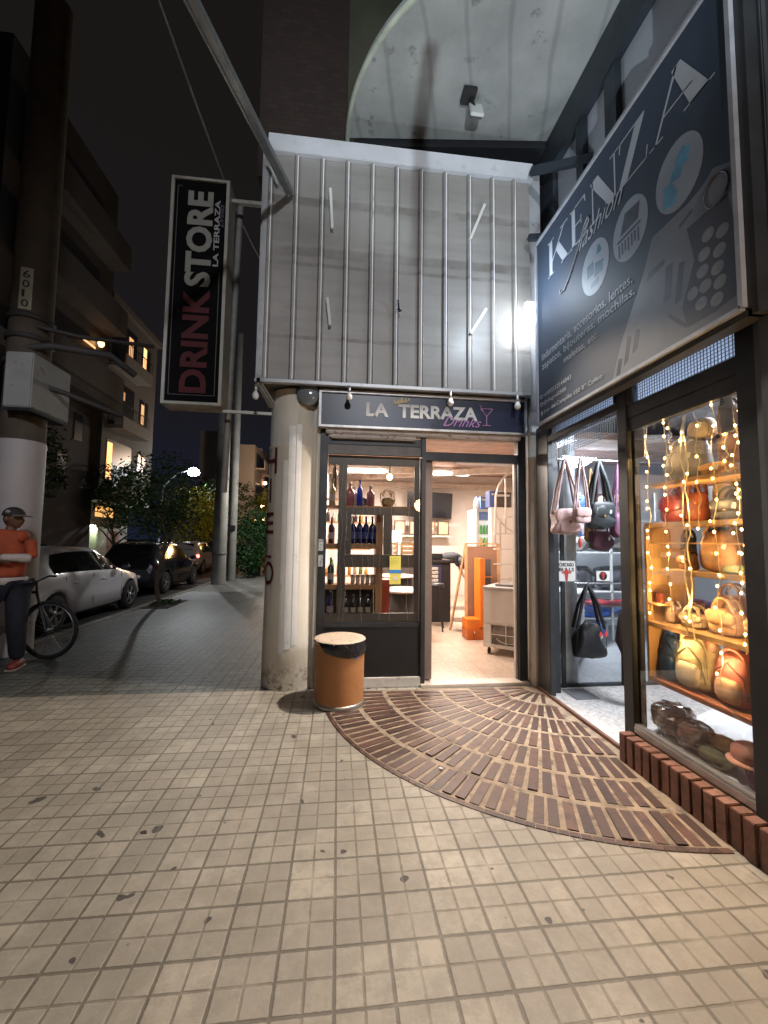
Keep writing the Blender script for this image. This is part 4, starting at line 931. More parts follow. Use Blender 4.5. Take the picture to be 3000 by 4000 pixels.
# ---- bags hung in the entrance
hr = thing("hanging_rail", "steel hook rail across the entrance of the clothing shop with bags on it", "rail")
MB().cyl((2.10, 3.72, 2.31), (3.4, 3.72, 2.31), .010).build("upper_rail", m_chrome, hr)
MB().cyl((2.44, 4.02, 1.08), (3.25, 4.02, 1.08), .010).build("lower_rail", m_chrome, hr)
bag("shoulder_bag", "pale pink leather shoulder bag hanging nearest the steel door post", (2.15, 3.66, 1.58), .31, .14, .24, (.50, .34, .33), hang_top=2.30, pocket=(.52, .37, .36), wide_strap=.013, crumple=.16, squash=2.2, cat="handbag")
bag("shoulder_bag", "small pale pink purse hanging in front of the pink shoulder bag", (2.22, 3.52, 1.68), .17, .09, .14, (.56, .40, .39), hang_top=2.29, wide_strap=.008, cat="handbag")
bag("shoulder_bag", "crumpled black leather bag hanging in the middle of the entrance rail", (2.54, 3.72, 1.64), .28, .13, .26, (.018, .024, .028), hang_top=2.30, flap=True, wide_strap=.018, crumple=.22, squash=2.4, cat="handbag")
bag("shoulder_bag", "plum quilted bag hanging beside the dark middle window post", (2.76, 3.74, 1.55), .17, .12, .25, (.15, .06, .12), hang_top=2.30, flap=False, wide_strap=.014, crumple=.12, squash=.3, cat="handbag")
bag("shoulder_bag", "tan bag hanging behind the pink and black bags", (2.62, 3.98, 1.50), .16, .08, .26, (.42, .25, .10), hang_top=2.28, flap=False, cat="handbag")
bag("shoulder_bag", "dark wine bag hanging under the crumpled black leather bag", (2.67, 3.90, 1.42), .22, .10, .20, (.07, .02, .035), hang_top=2.28, flap=False, crumple=.2, squash=-1, cat="handbag")
t = bag("duffel_bag", "black sports bag with red diamond marks hanging from the lower rail", (2.51, 3.90, .36), .36, .16, .36, (.012, .012, .014), hang_top=1.08, flap=False, wide_strap=.017, crumple=.12, squash=3, cat="sports bag")
for s in ((.07, .24), (.125, .25)): MB().prism([(-.018, 0), (0, -.035), (.018, 0), (0, .035)], (s[0], -.088, s[1]), (1, 0, 0), (0, 0, 1), (0, -1, 0), .004).build("red_mark", M((.65, .05, .05), .5), t)
t = thing("dark_coat", "dark brown coat hanging against the middle window post", "coat")
m = MB(); vs = []
for wdt, z in ((.03, .92), (.09, .84), (.13, .62), (.07, .50), (.075, .22)):
    for j in range(12): a = 2*math.pi*j/12; vs.append((2.66+wdt*math.cos(a)*(1+.1*math.sin(3*a)), 3.52+.05*math.sin(a), z+.01*math.sin(2*a)))
m.add(vs, [(i*12+j, i*12+(j+1) % 12, (i+1)*12+(j+1) % 12, (i+1)*12+j) for i in range(4) for j in range(12)], True); m.build("coat_body", M((.035, .022, .022), .8), t)
t = thing("red_tag", "red and blue charm dangling below the pale pink shoulder bag", "charm")
MB().ell((2.25, 3.60, 1.50), (.018, .01, .05), 10, 8).build("red_charm", M((.45, .04, .03), .5), t); MB().box(2.255, 2.275, 3.60, 3.61, 1.56, 1.61).build("blue_charm", M((.02, .10, .45), .5), t)
# stock wrapped in plastic behind the glass screen
st_ = thing("stock_shelf", "white wire shelf of plastic wrapped goods behind the glass screen", "shelf", (0, 0, 0))
for z in (.35, .75, 1.35, 1.85): MB().box(3.3, 5.0, 5.9, 6.4, z-.01, z+.01).build("shelf_board", m_white, st_)
for x in (3.32, 4.2, 4.98): MB().box(x-.015, x+.015, 5.90, 5.93, .02, 2.3).build("upright", m_white, st_)
k = 0
for x, y, z, r, colr, lab in ((3.9, 6.1, .45, (.32, .2, .09), (.03, .12, .50), "blue plastic wrapped bundle on the lowest stock shelf"), (3.65, 5.75, .24, (.28, .18, .10), (.04, .14, .50), "blue wrapped bundle on the floor under the stock shelf"), (4.1, 5.8, .60, (.40, .10, .05), (.30, .02, .03), "roll of dark red cloth resting over the blue bundles"),
                              (3.7, 6.15, .93, (.26, .2, .16), (.14, .12, .14), "grey wrapped parcel on the middle stock shelf near the pillar"), (4.4, 6.15, .95, (.3, .2, .17), (.10, .09, .11), "dark wrapped parcel on the middle stock shelf"),
                              (3.7, 6.15, 1.50, (.22, .2, .13), (.34, .30, .28), "pale parcel on the upper stock shelf near the pillar"), (4.3, 6.15, 1.55, (.30, .2, .17), (.30, .27, .25), "pale bag in plastic on the upper stock shelf"),
                              (3.75, 6.15, 2.05, (.22, .2, .18), (.05, .10, .36), "blue and silver package on the top stock shelf"), (4.4, 6.15, 2.08, (.30, .2, .2), (.22, .15, .12), "brown bag on the top stock shelf"), (4.35, 6.1, .50, (.2, .15, .1), (.10, .20, .48), "blue bundle beside the dark red cloth roll")):
    t = thing("wrapped_parcel", lab, "parcel", group="goods on the stock shelf"); k += 1
    MB().ell((x, y, z), r, 18, 10, .6, jit=.25, seed=k).build("bundle", M(colr, .4, 0, .35, 6, .4), t)
    w_ = MB().ell((x, y, z), tuple(q*1.05 for q in r), 12, 8, .6, jit=.5, seed=k+3); w_.sm = [False]*len(w_.f); w_.build("plastic_wrap", SKIN_CLEAR, t)
# warm fairy lights inside the window
m_fl = EM((1.0, .60, .18), 30); m_wire = M((.60, .50, .32), .5, 0, .1, 8, 0)
bulb_me = MB().ell((0, 0, 0), (.0055, .0055, .008), 8, 6)
fl0 = bulb_me.build("bulb", m_fl); fl_data = fl0.data; bpy.data.objects.remove(fl0)
strings = [(2.585, .98, 1.0), (2.43, 1.05, 1.0), (2.30, .95, .35), (2.27, .93, .35), (2.19, 1.5, .5), (2.085, .72, .9), (2.01, 1.9, 1.2), (1.955, .93, 1.2), (1.92, 1.2, 1.2), (2.385, 1.9, .7)]
for i, (y, z1, dens) in enumerate(strings):
    t = thing("light_string", "warm fairy light string in the shop window, "+["nearest", "second", "fourth", "fifth", "sixth", "seventh", "ninth", "tenth", "farthest", "third"][i]+" counting from the middle window post", "fairy lights", (0, 0, 0), group="fairy light strings in the window")
    pts = []; n = 26
    for k in range(n+1):
        z = 2.30-(2.30-z1)*k/n; pts.append((2.125+.006*math.sin(k*1.7+i), y+.012*math.sin(k*.9+i*2)+.004*math.sin(k*3.1), z))
    MB().tube(pts, .0022 if dens > .4 else .0042, 5).build("wire", m_wire, t)
    nb = int((2.30-z1)/.09*dens)
    for k in range(nb):
        q = pts[min(n, int((k+.5+random.uniform(-.25, .25))*n/nb))]
        o = bpy.data.objects.new("bulb", fl_data); COL.objects.link(o); o.parent = t; o.location = (q[0]-.008, q[1]+random.uniform(-.012, .012), q[2])
for k, (y0, z0) in enumerate(((2.55, 2.1), (2.3, 2.15), (2.02, 2.1), (2.5, 1.72), (2.22, 1.75), (1.97, 1.7), (2.45, 1.42), (2.12, 1.45), (2.5, 1.12), (2.25, 1.15), (2.0, 1.12), (2.4, .88), (2.1, .86))):
    lamp("fairy_glow_lamp", 'POINT', (2.118, y0, z0), 3.0, (1, .60, .22), .007).data.specular_factor = .1



# =====================================================================
# WASTE DRUM
# =====================================================================
dr = thing("waste_drum", "brown fibre drum used as a waste bin with a black liner under its lid", "waste bin", (.035, 3.90, 0))
m_fib, nt_, bs_ = new_mat("fibreboard")
c_ = mixcol(nt_, ramp(nt_, noise_n(nt_, 3, 5), .35, .7), (.36, .155, .055), (.44, .20, .075))
c_ = mixcol(nt_, math_n(nt_, 'MULTIPLY', ramp(nt_, noise_n(nt_, 11, 6, .7), .55, .70), .4), c_, (.25, .11, .04))
nt_.links.new(c_, bs_.inputs["Base Color"]); bs_.inputs["Roughness"].default_value = .5; bump(nt_, bs_, noise_n(nt_, 40, 3), .15, .003)
MB().lathe([(.225, .035), (.229, .2), (.231, .555)], (0, 0, 0), 48).build("body", m_fib, dr)
MB().lathe([(0, .0), (.222, .0), (.236, .006), (.238, .02), (.232, .035), (.228, .042), (.226, .042)], (0, 0, 0), 48).build("base_rim", M((.45, .43, .38), .3, .8, .15, 9, .1), dr)
MB().lathe([(0, .588), (.15, .590), (.232, .588), (.240, .582), (.240, .562), (.232, .556)], (0, 0, 0), 48).build("lid", M((.52, .40, .30), .75, 0, .12, 7, .2, dirt=((.30, .22, .15), 9, .56)), dr)
vs = []; n = 110
for i, fr in enumerate((0, .2, .4, .6, .8, 1.0)):
    for j in range(n+1):
        a = R_(-142+165*j/n); drop = .03+.095*math.sin(math.pi*min(1, j/n*.85+.04))**.8
        
        rr = .243+.008*math.sin(fr*math.pi)+.010*noise.noise(Vector((a*7, fr*4, 0)))+.008*noise.noise(Vector((a*22, fr*8, 4)))
        k = 1 if j/n > .1 else j/n/.1
        vs.append((rr*math.cos(a), rr*math.sin(a), .583-fr*drop*max(.15, k)))
MB().add(vs, [(i*(n+1)+j, i*(n+1)+j+1, (i+1)*(n+1)+j+1, (i+1)*(n+1)+j) for i in range(5) for j in range(n)], True).build("bin_liner", M((.010, .010, .012), .22, 0, .1, 30, .5, .3), dr)
MB().prism([(.017*math.cos(a), .017*math.sin(a)) for a in [2*math.pi*i/16 for i in range(16)]], (.231*math.sin(R_(38)), -.231*math.cos(R_(38)), .455), (math.cos(R_(38)), math.sin(R_(38)), 0), (0, 0, 1), (math.sin(R_(38)), -math.cos(R_(38)), 0), .004).build("blue_sticker", M((.01, .16, .65), .4), dr)

# =====================================================================
# INSIDE THE DRINKS SHOP
# =====================================================================
def bottle(label, loc, h, r, col, cap=(.05, .05, .05), kind="spirit", group=None, clear=False, lab_=None, name="bottle"):
    t = thing(name, label, "bottle", loc, 0, group)
    prof = [(0, 0), (r, .0), (r, h*.58), (r*.85, h*.66), (r*.36, h*.74), (r*.30, h*.92), (r*.34, h*.94), (0, h*.94)] if kind == "spirit" else [(0, 0), (r, 0), (r, h*.60), (r*.8, h*.72), (r*.33, h*.82), (r*.3, h*.92), (0, h*.92)]
    m = M(col, .12, 0, .12, 12, 0, .5)
    MB().lathe(prof, (0, 0, 0), 18).build("glass_body", m, t)
    MB().lathe([(0, h*.925), (r*.38, h*.925), (r*.38, h), (0, h)], (0, 0, 0), 14).build("cap", M(cap, .4), t)
    if lab_: MB().lathe([(r*1.02, h*.18), (r*1.02, h*.42)], (0, 0, 0), 18).build("paper_label", M(lab_, .6), t)
    return t
rk = thing("window_rack", "brown wooden bottle rack standing behind the drinks shop window", "rack", (0, 0, 0))
m_rw = M((.40, .21, .09), .5, 0, .2, 4, .1)
MB().box(-.16, .84, 4.50, 4.72, 1.845, 1.875).build("shelf", m_rw, rk); MB().box(-.16, .44, 4.50, 4.72, 1.40, 1.455).build("shelf", m_rw, rk)
MB().box(-.16, .44, 4.50, 4.72, .96, 1.01).build("shelf", m_rw, rk); MB().box(-.16, .50, 4.48, 4.74, .60, .655).build("shelf", m_rw, rk)
MB().box(.415, .49, 4.49, 4.72, .655, 1.845).build("upright", m_rw, rk); MB().box(-.20, -.165, 4.49, 4.72, .03, 1.875).build("upright", m_rw, rk)
MB().box(-.16, .415, 4.73, 4.735, .66, .96).build("dark_back", M((.04, .035, .035), .6), rk)
bottle("large pink bottle with stopper at the window end of the top rack shelf", (.12, 4.6, 1.876), .27, .055, (.42, .16, .17), (.5, .45, .35))
bottle("tall cobalt blue bottle on the top rack shelf", (.232, 4.58, 1.876), .30, .032, (.015, .05, .55), (.01, .04, .4))
bottle("pink bottle with a dark cap between the blue bottle and the wrapped loaf", (.355, 4.6, 1.876), .24, .046, (.33, .12, .15), (.35, .3, .25))
bottle("pale clear bottle behind the cobalt blue bottle", (.175, 4.67, 1.876), .24, .04, (.55, .50, .46), (.6, .6, .6))
t = thing("gift_bag", "clear gift bag with golden contents tied at the top on the top rack shelf", "gift bag")
MB().ell((.55, 4.6, 1.93), (.07, .05, .055), 16, 10, .7, jit=.1).build("contents", M((.50, .30, .10), .6), t)
g_ = MB().ell((.55, 4.6, 1.975), (.082, .05, .095), 14, 10, .7, jit=.4, seed=3); g_.sm = [False]*len(g_.f); g_.build("clear_wrap", SKIN_CLEAR, t)
t = thing("framed_plate", "small dark framed plate leaning behind the blue bottle", "plate"); MB().lathe([(0, 0), (.05, .0), (.055, .012), (0, .014)], (0, 0, 0), 20).build("disc", M((.05, .05, .06), .3), t)
t.location = (.27, 4.68, 1.93); t.rotation_euler = (R_(80), 0, 0)
c4 = None
for i in range(4):
    lab = ["first", "second", "third", "last"][i]+" dark blue bottle of the row behind the small grille frame, counted from the post"
    x = .165+.072*i
    if i == 0: c4 = bottle(lab, (x, 4.6, 1.456), .31, .036, (.012, .02, .13), (.55, .10, .04), group="dark blue bottles in the rack", lab_=(.04, .06, .22))
    else: dup(c4, (x, 4.6, 1.456), label=lab)
for i in range(4):
    lab = ["first", "second", "third", "last"][i]+" small dark beer bottle on the bottom rack shelf, counted from the post"
    x = .095+.082*i
    if i == 0: b4 = bottle(lab, (x, 4.6, .656), .235, .03, (.015, .014, .014), (.2, .2, .2), "beer", group="beer bottles on the bottom rack shelf", lab_=(.45, .38, .30))
    else: dup(b4, (x, 4.6, .656), label=lab)
for i in range(5):
    lab = ["first", "second", "third", "fourth", "last"][i]+" glass tumbler on the rack shelf under the blue bottles, counted from the post"
    if i == 0:
        g5 = thing("glass_tumbler", lab, "glass", (.17, 4.6, 1.011), group="tumblers in the rack")
        MB().lathe([(0, 0), (.022, 0), (.028, .10), (.026, .10), (.02, .008), (0, .008)], (0, 0, 0), 14).build("cup", M((.62, .56, .50), .15, 0, .1, 10, 0, .5), g5)
    else: dup(g5, (.17+.055*i, 4.6, 1.011), label=lab)
for i, (z, colr, cap, lab) in enumerate(((1.876, (.45, .33, .12), (.1, .1, .1), "amber bottle behind the narrow side pane, on the top shelf"), (1.456, (.08, .04, .04), (.6, .6, .6), "dark wine bottle behind the narrow side pane, on the second shelf"), (1.011, (.02, .05, .08), (.1, .1, .1), "teal bottle behind the narrow side pane, on the third shelf"), (.656, (.02, .02, .12), (.55, .55, .6), "navy bottle with pale label behind the narrow side pane, on the lowest shelf"))):
    bottle(lab, (-.075, 4.56, z), .29, .036, colr, cap, lab_=(.5, .4, .38))
bottle("tall bottle with a twisted metal top behind the narrow side pane", (-.055, 4.66, 2.05), .38, .028, (.10, .08, .06), (.6, .5, .4))
sr = thing("back_wall_shelves", "tall shelf unit full of small goods on the wall side of the drinks shop", "shelves", (0, 0, 0))
for z in (.9, 1.35, 1.8, 2.2): MB().box(-.235, .55, 6.9, 7.2, z-.02, z).build("shelf_board", m_rw, sr)
for i in range(22):
    x = -.2+.035*i % .7; z = (.9, 1.35, 1.8)[i % 3]; hh = random.uniform(.12, .3)
    MB().lathe([(0, 0), (.03, 0), (.03, hh*.6), (.012, hh*.75), (.012, hh), (0, hh)], (-.18+(i//3)*.095, 7.05, z), 10).build("small_bottle", M(random.choice([(.5, .42, .36), (.35, .12, .05), (.12, .2, .06), (.6, .5, .4), (.04, .04, .05), (.5, .3, .06)]), .2, 0, .1, 9, 0, .3), sr)
# unlit icicle strings inside the window
lc = thing("icicle_lights", "unlit icicle light strings hanging inside the drinks shop window", "fairy lights")
m_ic = M((.62, .55, .48), .4, 0, .05, 8, 0)
for i, (x, z1) in enumerate(((-.06, .70), (.03, .66), (.075, .62), (.16, 1.2), (.25, .62), (.31, 1.2), (.37, 1.2), (.45, .66), (.56, .62), (.60, 1.7), (.74, .66), (.15, 1.95), (.66, 2.0))):
    pts = [(x+.012*math.sin(k*.8+i)+.002*math.sin(k*3), 4.318, 2.30-(2.30-z1)*k/20) for k in range(21)]
    mb = MB().tube(pts, .0020, 4)
    for k in range(2, 20, 2): mb.bar(pts[k], (pts[k][0]+.008*(-1)**(k//2), 4.314, pts[k][2]-.010), .0035)
    mb.build("strand", m_ic, lc)
t = thing("opening_hours_sticker", "tall yellow sticker with a blue band on the drinks shop window", "sticker")
MB().box(.541, .660, 4.270, 4.272, 1.04, 1.335).build("yellow_sheet", M((.72, .60, .12), .5, 0, .08, 6, 0), t)
MB().box(.541, .660, 4.2685, 4.270, 1.155, 1.19).build("blue_band", M((.03, .22, .55), .5), t)
m_g1 = M((.35, .42, .08), .5); text("lettering", "Aceptamos", (.553, 4.269, 1.30), (1, 0, 0), (0, 0, 1), .09, .016, m_g1, t); text("lettering", "todas las", (.553, 4.269, 1.275), (1, 0, 0), (0, 0, 1), .08, .014, m_g1, t); text("lettering", "tarjetas", (.553, 4.269, 1.25), (1, 0, 0), (0, 0, 1), .07, .014, m_g1, t)
MB().prism([(.025*math.cos(a), .016*math.sin(a)) for a in [2*math.pi*i/16 for i in range(16)]], (.60, 4.269, 1.10), (1, 0, 0), (0, 0, 1), (0, -1, 0), .001).build("white_badge", m_white, t)
for i in range(2):
    MB().box(-.200, -.152, 4.246, 4.2485, 1.22+.16*i, 1.34+.16*i).build("door_sticker", M((.35, .36, .38), .5, 0, .6, 60, 0), shop)

# things further in
tv = thing("wall_television", "black flat television mounted on the far white wall of the drinks shop", "television", (0, 0, 0))
MB().bbox((2.40, 10.62, 2.45), (1.22, .05, .68), R_(2), R_(4), R_(2)).build("screen", M((.008, .009, .014), .2, 0, .2, 2, 0), tv, bevel=.008)
MB().box(2.30, 2.5, 10.66, 10.8, 2.35, 2.55).build("wall_mount", m_frame, tv)
pf = thing("picture_frames", "low shelf with small framed pictures under the television", "shelf", (0, 0, 0))
MB().box(1.35, 2.95, 10.55, 10.8, 1.60, 1.64).build("shelf_board", m_beam, pf)
for i, x in enumerate((1.45, 1.85, 2.25, 2.62)):
    MB().box(x, x+.30, 10.6, 10.63, 1.645, 2.02).build("picture_frame", M((.10, .05, .03), .5), pf)
    MB().box(x+.03, x+.27, 10.59, 10.599, 1.675, 1.99).build("print", M([(.55, .42, .30), (.5, .35, .28), (.6, .35, .2), (.62, .5, .3)][i], .6, 0, .35, 14, 0), pf)
for i in range(5): MB().lathe([(0, 0), (.04, 0), (.04, .18), (.015, .25), (.015, .32), (0, .32)], (1.02+.09*i, 10.6, 1.66), 10).build("glass_bottle", M((.6, .5, .42), .15, 0, .1, 9, 0, .4), pf)
MB().box(.98, 1.42, 10.55, 10.8, 1.62, 1.66).build("shelf_board", m_beam, pf)
bc = thing("white_counter", "white counter with a till box near the middle of the drinks shop", "counter", (0, 0, 0))
MB().box(.75, 1.75, 7.7, 8.3, .03, 1.10).build("counter_body", M((.14, .12, .11), .5), bc); MB().box(.72, 1.78, 7.66, 8.34, 1.10, 1.135).build("counter_top", m_white, bc, bevel=.006)
MB().box(1.12, 1.42, 7.9, 8.1, 1.136, 1.20).build("till", m_white, bc, bevel=.01)
for x, zz in ((.93, 1.26), (1.27, 1.22)):
    t = thing("wooden_crate", "small slatted wooden crate standing on the white counter "+("next to the window" if x < 1 else "beside the door"), "crate", group="crates on the counter")
    for k in range(4): MB().box(x, x+.26, 8.12, 8.14, 1.137+.085*k, 1.197+.085*k).build("slat", M((.40, .26, .13), .6), t)
    MB().box(x, x+.02, 8.10, 8.30, 1.137, 1.47).box(x+.24, x+.26, 8.10, 8.30, 1.137, 1.47).build("side", M((.30, .19, .10), .6), t)
t = thing("printed_notice", "white printed sheet standing on the counter crates", "notice"); MB().box(.94, 1.10, 8.08, 8.085, 1.15, 1.42).build("paper", m_white, t)
for k in range(5): MB().box(.96, 1.08, 8.075, 8.079, 1.19+.04*k, 1.197+.04*k).build("print_line", M((.2, .2, .2), .6), t)
t = thing("card_display", "white card standing in front of the picture shelf", "card"); MB().box(1.05, 1.42, 9.1, 9.11, 1.42, 1.72).build("card_board", m_white, t); MB().box(1.2, 1.26, 9.1, 9.13, 1.1, 1.42).build("stem", m_white, t)
ct = thing("black_counter", "black counter with a pale picture panel inside the open drinks shop door", "counter", (0, 0, 0))
MB().box(1.55, 2.06, 7.35, 8.2, .03, 1.10).build("counter_body", M((.018, .016, .018), .4, 0, .2, 4, .1), ct, bevel=.006)
MB().box(1.50, 2.08, 7.30, 8.25, 1.101, 1.15).build("counter_top", M((.03, .03, .033), .25), ct, bevel=.008)
MB().box(1.62, 1.88, 7.335, 7.349, .72, 1.06).build("picture_panel", M((.04, .045, .09), .4), ct)
for k in range(4): MB().box(1.66+.01*(k % 2), 1.82, 7.325, 7.334, .76+.07*k, .81+.07*k).build("picture_detail", M((.55, .48, .42), .5, 0, .5, 30, 0), ct)
MB().box(1.55, 1.95, 7.45, 7.7, 1.151, 1.26).build("printer", m_black, ct, bevel=.02)
t = thing("table_lamp", "small white reading lamp standing on the black counter", "lamp"); MB().cyl((1.70, 7.6, 1.265), (1.70, 7.6, 1.62), .008).build("stem", m_alu, t)
MB().lathe([(.05, 0), (.14, -.10), (.13, -.10), (.04, 0)], (1.72, 7.6, 1.74), 16).build("lamp_shade", M((.6, .5, .42), .5), t)
t = thing("bar_stool", "black thin legged stool between the door edge and the black counter", "stool", (1.62, 6.75, .03))
MB().lathe([(0, .70), (.15, .70), (.16, .73), (.15, .76), (0, .76)], (0, 0, 0), 18).build("seat", m_black, t)
for a in (.5, 2.07, 3.64, 5.2): MB().cyl((.08*math.cos(a), .08*math.sin(a), .70), (.20*math.cos(a), .20*math.sin(a), 0), .012).build("leg", m_black, t)
t = thing("round_table", "round white table with a dark drum base behind the drinks shop window", "table", (.95, 5.85, .03))
MB().lathe([(0, .745), (.34, .745), (.35, .76), (.34, .775), (0, .775)], (0, 0, 0), 36).build("tabletop", M((.6, .56, .52), .25), t)
MB().lathe([(0, 0), (.27, 0), (.27, .744), (0, .744)], (0, 0, 0), 30).build("drum_base", M((.03, .03, .032), .5), t)
t = dup(t, (1.0, 7.0, .13), label="second round table with white top further behind the first one")
t = thing("red_crate", "dark red box on the floor beside the bottle rack upright", "box"); MB().box(.53, .66, 5.15, 5.4, .03, .98).build("box_body", M((.30, .05, .03), .5), t, bevel=.006); MB().box(.52, .67, 5.14, 5.41, .981, 1.0).build("lid", M((.38, .08, .05), .5), t)
# folding sandwich board, orange display, freezer, fridge
sbd = thing("sandwich_board", "folding wooden sandwich board standing inside the drinks shop door", "sandwich board", (0, 0, 0))
m_ply = M((.26, .13, .075), .5, 0, .15, 2.5, .1)
A0, A1 = Vector((2.03, 6.34, .03)), Vector((2.53, 6.22, .03)); top = Vector((.06, .20, 1.43))
def quadbar(p, q, wdt=.045): return MB().bar(p, q, wdt, .03)
fr = MB(); fr.bar(A0, A0+top, .05, .025).bar(A1, A1+top, .05, .025).bar(A0+top, A1+top, .05, .025).bar(A0+top*.08, A1+top*.08, .05, .025)
fr.build("front_frame", M((.50, .27, .12), .45), sbd)
pn = MB(); n_ = (A1-A0).cross(top).normalized()*.006
vs = [A0+top*.1, A1+top*.1, A1+top*.97, A0+top*.97]; pn.add([v-n_ for v in vs]+[v+n_ for v in vs], [(0, 1, 2, 3), (7, 6, 5, 4), (0, 4, 5, 1), (1, 5, 6, 2), (2, 6, 7, 3), (3, 7, 4, 0)])
pn.build("board_panel", m_ply, sbd)
B0 = Vector((1.88, 6.72, .03)); B1 = Vector((2.40, 6.66, .03))
MB().bar(B0, A0+top, .045, .025).bar(B1, A1+top, .045, .025).build("rear_leg", M((.52, .30, .14), .45), sbd)
MB().bar(B0+(A0+top-B0)*.12, B1+(A1+top-B1)*.12, .3, .012).build("rear_panel", M((.15, .07, .04), .6), sbd)
od = thing("orange_display", "bright orange upright display case behind the chest freezer", "display case", (0, 0, 0))
m_or = M((.75, .20, .015), .35, 0, .08, 4, .05)
MB().box(1.94, 2.30, 6.00, 6.28, .03, .20).build("drawer", M((.55, .13, .015), .4), od, bevel=.008)
MB().box(2.14, 2.22, 6.00, 6.28, .21, 1.24).build("side_panel", m_or, od, bevel=.006); MB().box(1.94, 2.14, 6.02, 6.26, .201, .33).build("base_tray", m_or, od)
MB().box(2.221, 2.38, 6.20, 6.25, .21, 1.22).build("back_panel", M((.10, .10, .11), .2), od)
for k in range(4): MB().box(2.222, 2.36, 6.05, 6.195, .35+.2*k, .36+.2*k).build("shelf_board", m_or, od)
MB().ell((2.05, 5.995, .14), (.012, .008, .012), 8, 6).build("knob", m_chrome, od)
fz = thing("chest_freezer", "white chest freezer with a wire grille inside the drinks shop door", "freezer", (1.93, 5.30, .03), R_(-38))
# local frame: X along the front face
MB().box(0, 1.15, 0, .62, .40, .84).box(0, .10, 0, .62, .10, .40).box(1.05, 1.15, 0, .62, .10, .40).box(.10, 1.05, .05, .62, .11, .40).build("cabinet", M((.62, .57, .52), .35, 0, .05, 3, .03), fz, bevel=.008)
MB().box(-.012, 1.16, -.012, .63, .842, .872).build("lid", M((.42, .40, .38), .35), fz, bevel=.006)
MB().box(.12, .85, .14, .56, .873, .90).build("sliding_glass", M((.16, .17, .18), .15), fz)
MB().box(.10, 1.05, .03, .048, .12, .39).build("machine_bay", M((.22, .19, .16), .7, 0, .4, 9, .3), fz)
MB().box(0, 1.15, -.005, .02, .095, .135).box(.10, 1.05, -.003, .008, .39, .402).build("bottom_rail", M((.62, .57, .52), .4), fz)
wr = MB()
for k in range(1, 5): wr.box(.10+.19*k, .108+.19*k, -.002, .006, .136, .39)
wr.box(.10, 1.05, -.004, .004, .26, .268)
wr.tube([(.32+.15*math.cos(a), .02, .22+.06*math.sin(a)) for a in [math.pi+math.pi*i/10 for i in range(11)]], .005, 6)
wr.build("wire_grille", M((.66, .62, .56), .4), fz)
for x, y in ((.06, .06), (1.09, .06), (.06, .55), (1.09, .55)): MB().cyl((x-.015, y, .035), (x+.015, y, .035), .034).bar((x, y, .035), (x, y, .10), .02).build("caster", m_rubber, fz)
fg = thing("drinks_fridge", "tall glass door drinks fridge against the far side of the shop", "fridge", (0, 0, 0))
MB().box(2.88, 3.45, 8.32, 8.9, .05, 2.18).build("cabinet", m_white, fg, bevel=.01)
MB().box(2.93, 3.40, 8.30, 8.318, 1.95, 2.12).build("header", M((.08, .15, .35), .4), fg); MB().box(2.92, 3.38, 8.305, 8.319, .25, 1.93).build("inner_glow", EM((.70, .80, .85), .35), fg)
for k in range(6):
    for j in range(6): MB().lathe([(0, 0), (.028, 0), (.028, .15), (.012, .19), (0, .2)], (2.97+.07*j, 8.27, .35+.26*k), 8).build("drink_bottle", M(random.choice([(.5, .1, .05), (.05, .2, .5), (.1, .35, .1), (.6, .45, .1), (.5, .3, .3)]), .3), fg)
MB().box(3.385, 3.43, 8.26, 8.30, .2, 2.15).box(2.88, 2.92, 8.26, 8.30, .2, 2.15).box(2.88, 3.43, 8.262, 8.298, 2.12, 2.16).build("door_frame", m_alu, fg)
for (x0, x1, z0, z1, y, cc_, lab) in ((2.80, 3.13, 2.13, 2.40, 7.14, (.06, .045, .04), "dark cardboard box on top of the white cupboard wall behind the stair rail"), (2.72, 2.84, 2.125, 2.42, 7.14, (.07, .12, .33), "narrow blue box on the cupboard wall beside the dark cardboard box"), (3.0, 3.22, 2.19, 2.45, 8.4, (.08, .15, .40), "blue crate on top of the drinks fridge")):
    t = thing("cardboard_box", lab, "box"); MB().box(x0, x1, y-.02, y+.2, z0, z1).build("carton", M(cc_, .6), t, bevel=.004); MB().box(x0+.03, x1-.03, y-.023, y-.0205, z1-.08, z1-.04).build("print_band", M((.55, .5, .45), .6, 0, .6, 60, 0), t)
t = thing("white_jug", "white plastic jug on top of the drinks fridge", "jug"); MB().lathe([(0, 0), (.07, 0), (.075, .12), (.05, .2), (.03, .24), (0, .24)], (2.96, 8.5, 2.19), 14).build("jug_body", m_white, t); MB().cyl((2.96, 8.5, 2.43), (2.96, 8.5, 2.46), .03).build("cap", M((.1, .2, .5), .4), t)
sp = thing("spiral_stair", "pale steel spiral stair and curved handrail inside the drinks shop door", "stair", (0, 0, 0))
m_st = M((.50, .45, .40), .35, .3, .08, 6, .05)
MB().tube([(2.36, 5.98, 1.50), (2.365, 5.95, 2.0), (2.37, 5.95, 2.2), (2.42, 5.95, 2.36), (2.52, 5.97, 2.49), (2.66, 6.0, 2.62), (2.8, 6.05, 2.72)], .017, 8).build("handrail", m_st, sp)
MB().cyl((2.545, 6.0, 1.62), (2.545, 6.0, 2.52), .013).cyl((2.46, 6.0, 1.12), (2.46, 6.0, 1.85), .013).cyl((2.38, 6.0, 1.45), (2.38, 6.0, 1.99), .012).build("baluster", m_st, sp)
MB().tube([(2.37, 6.0, 1.99), (2.42, 6.0, 1.86), (2.55, 6.0, 1.72), (2.72, 6.0, 1.60)], .012, 6).build("lower_rail", m_st, sp)
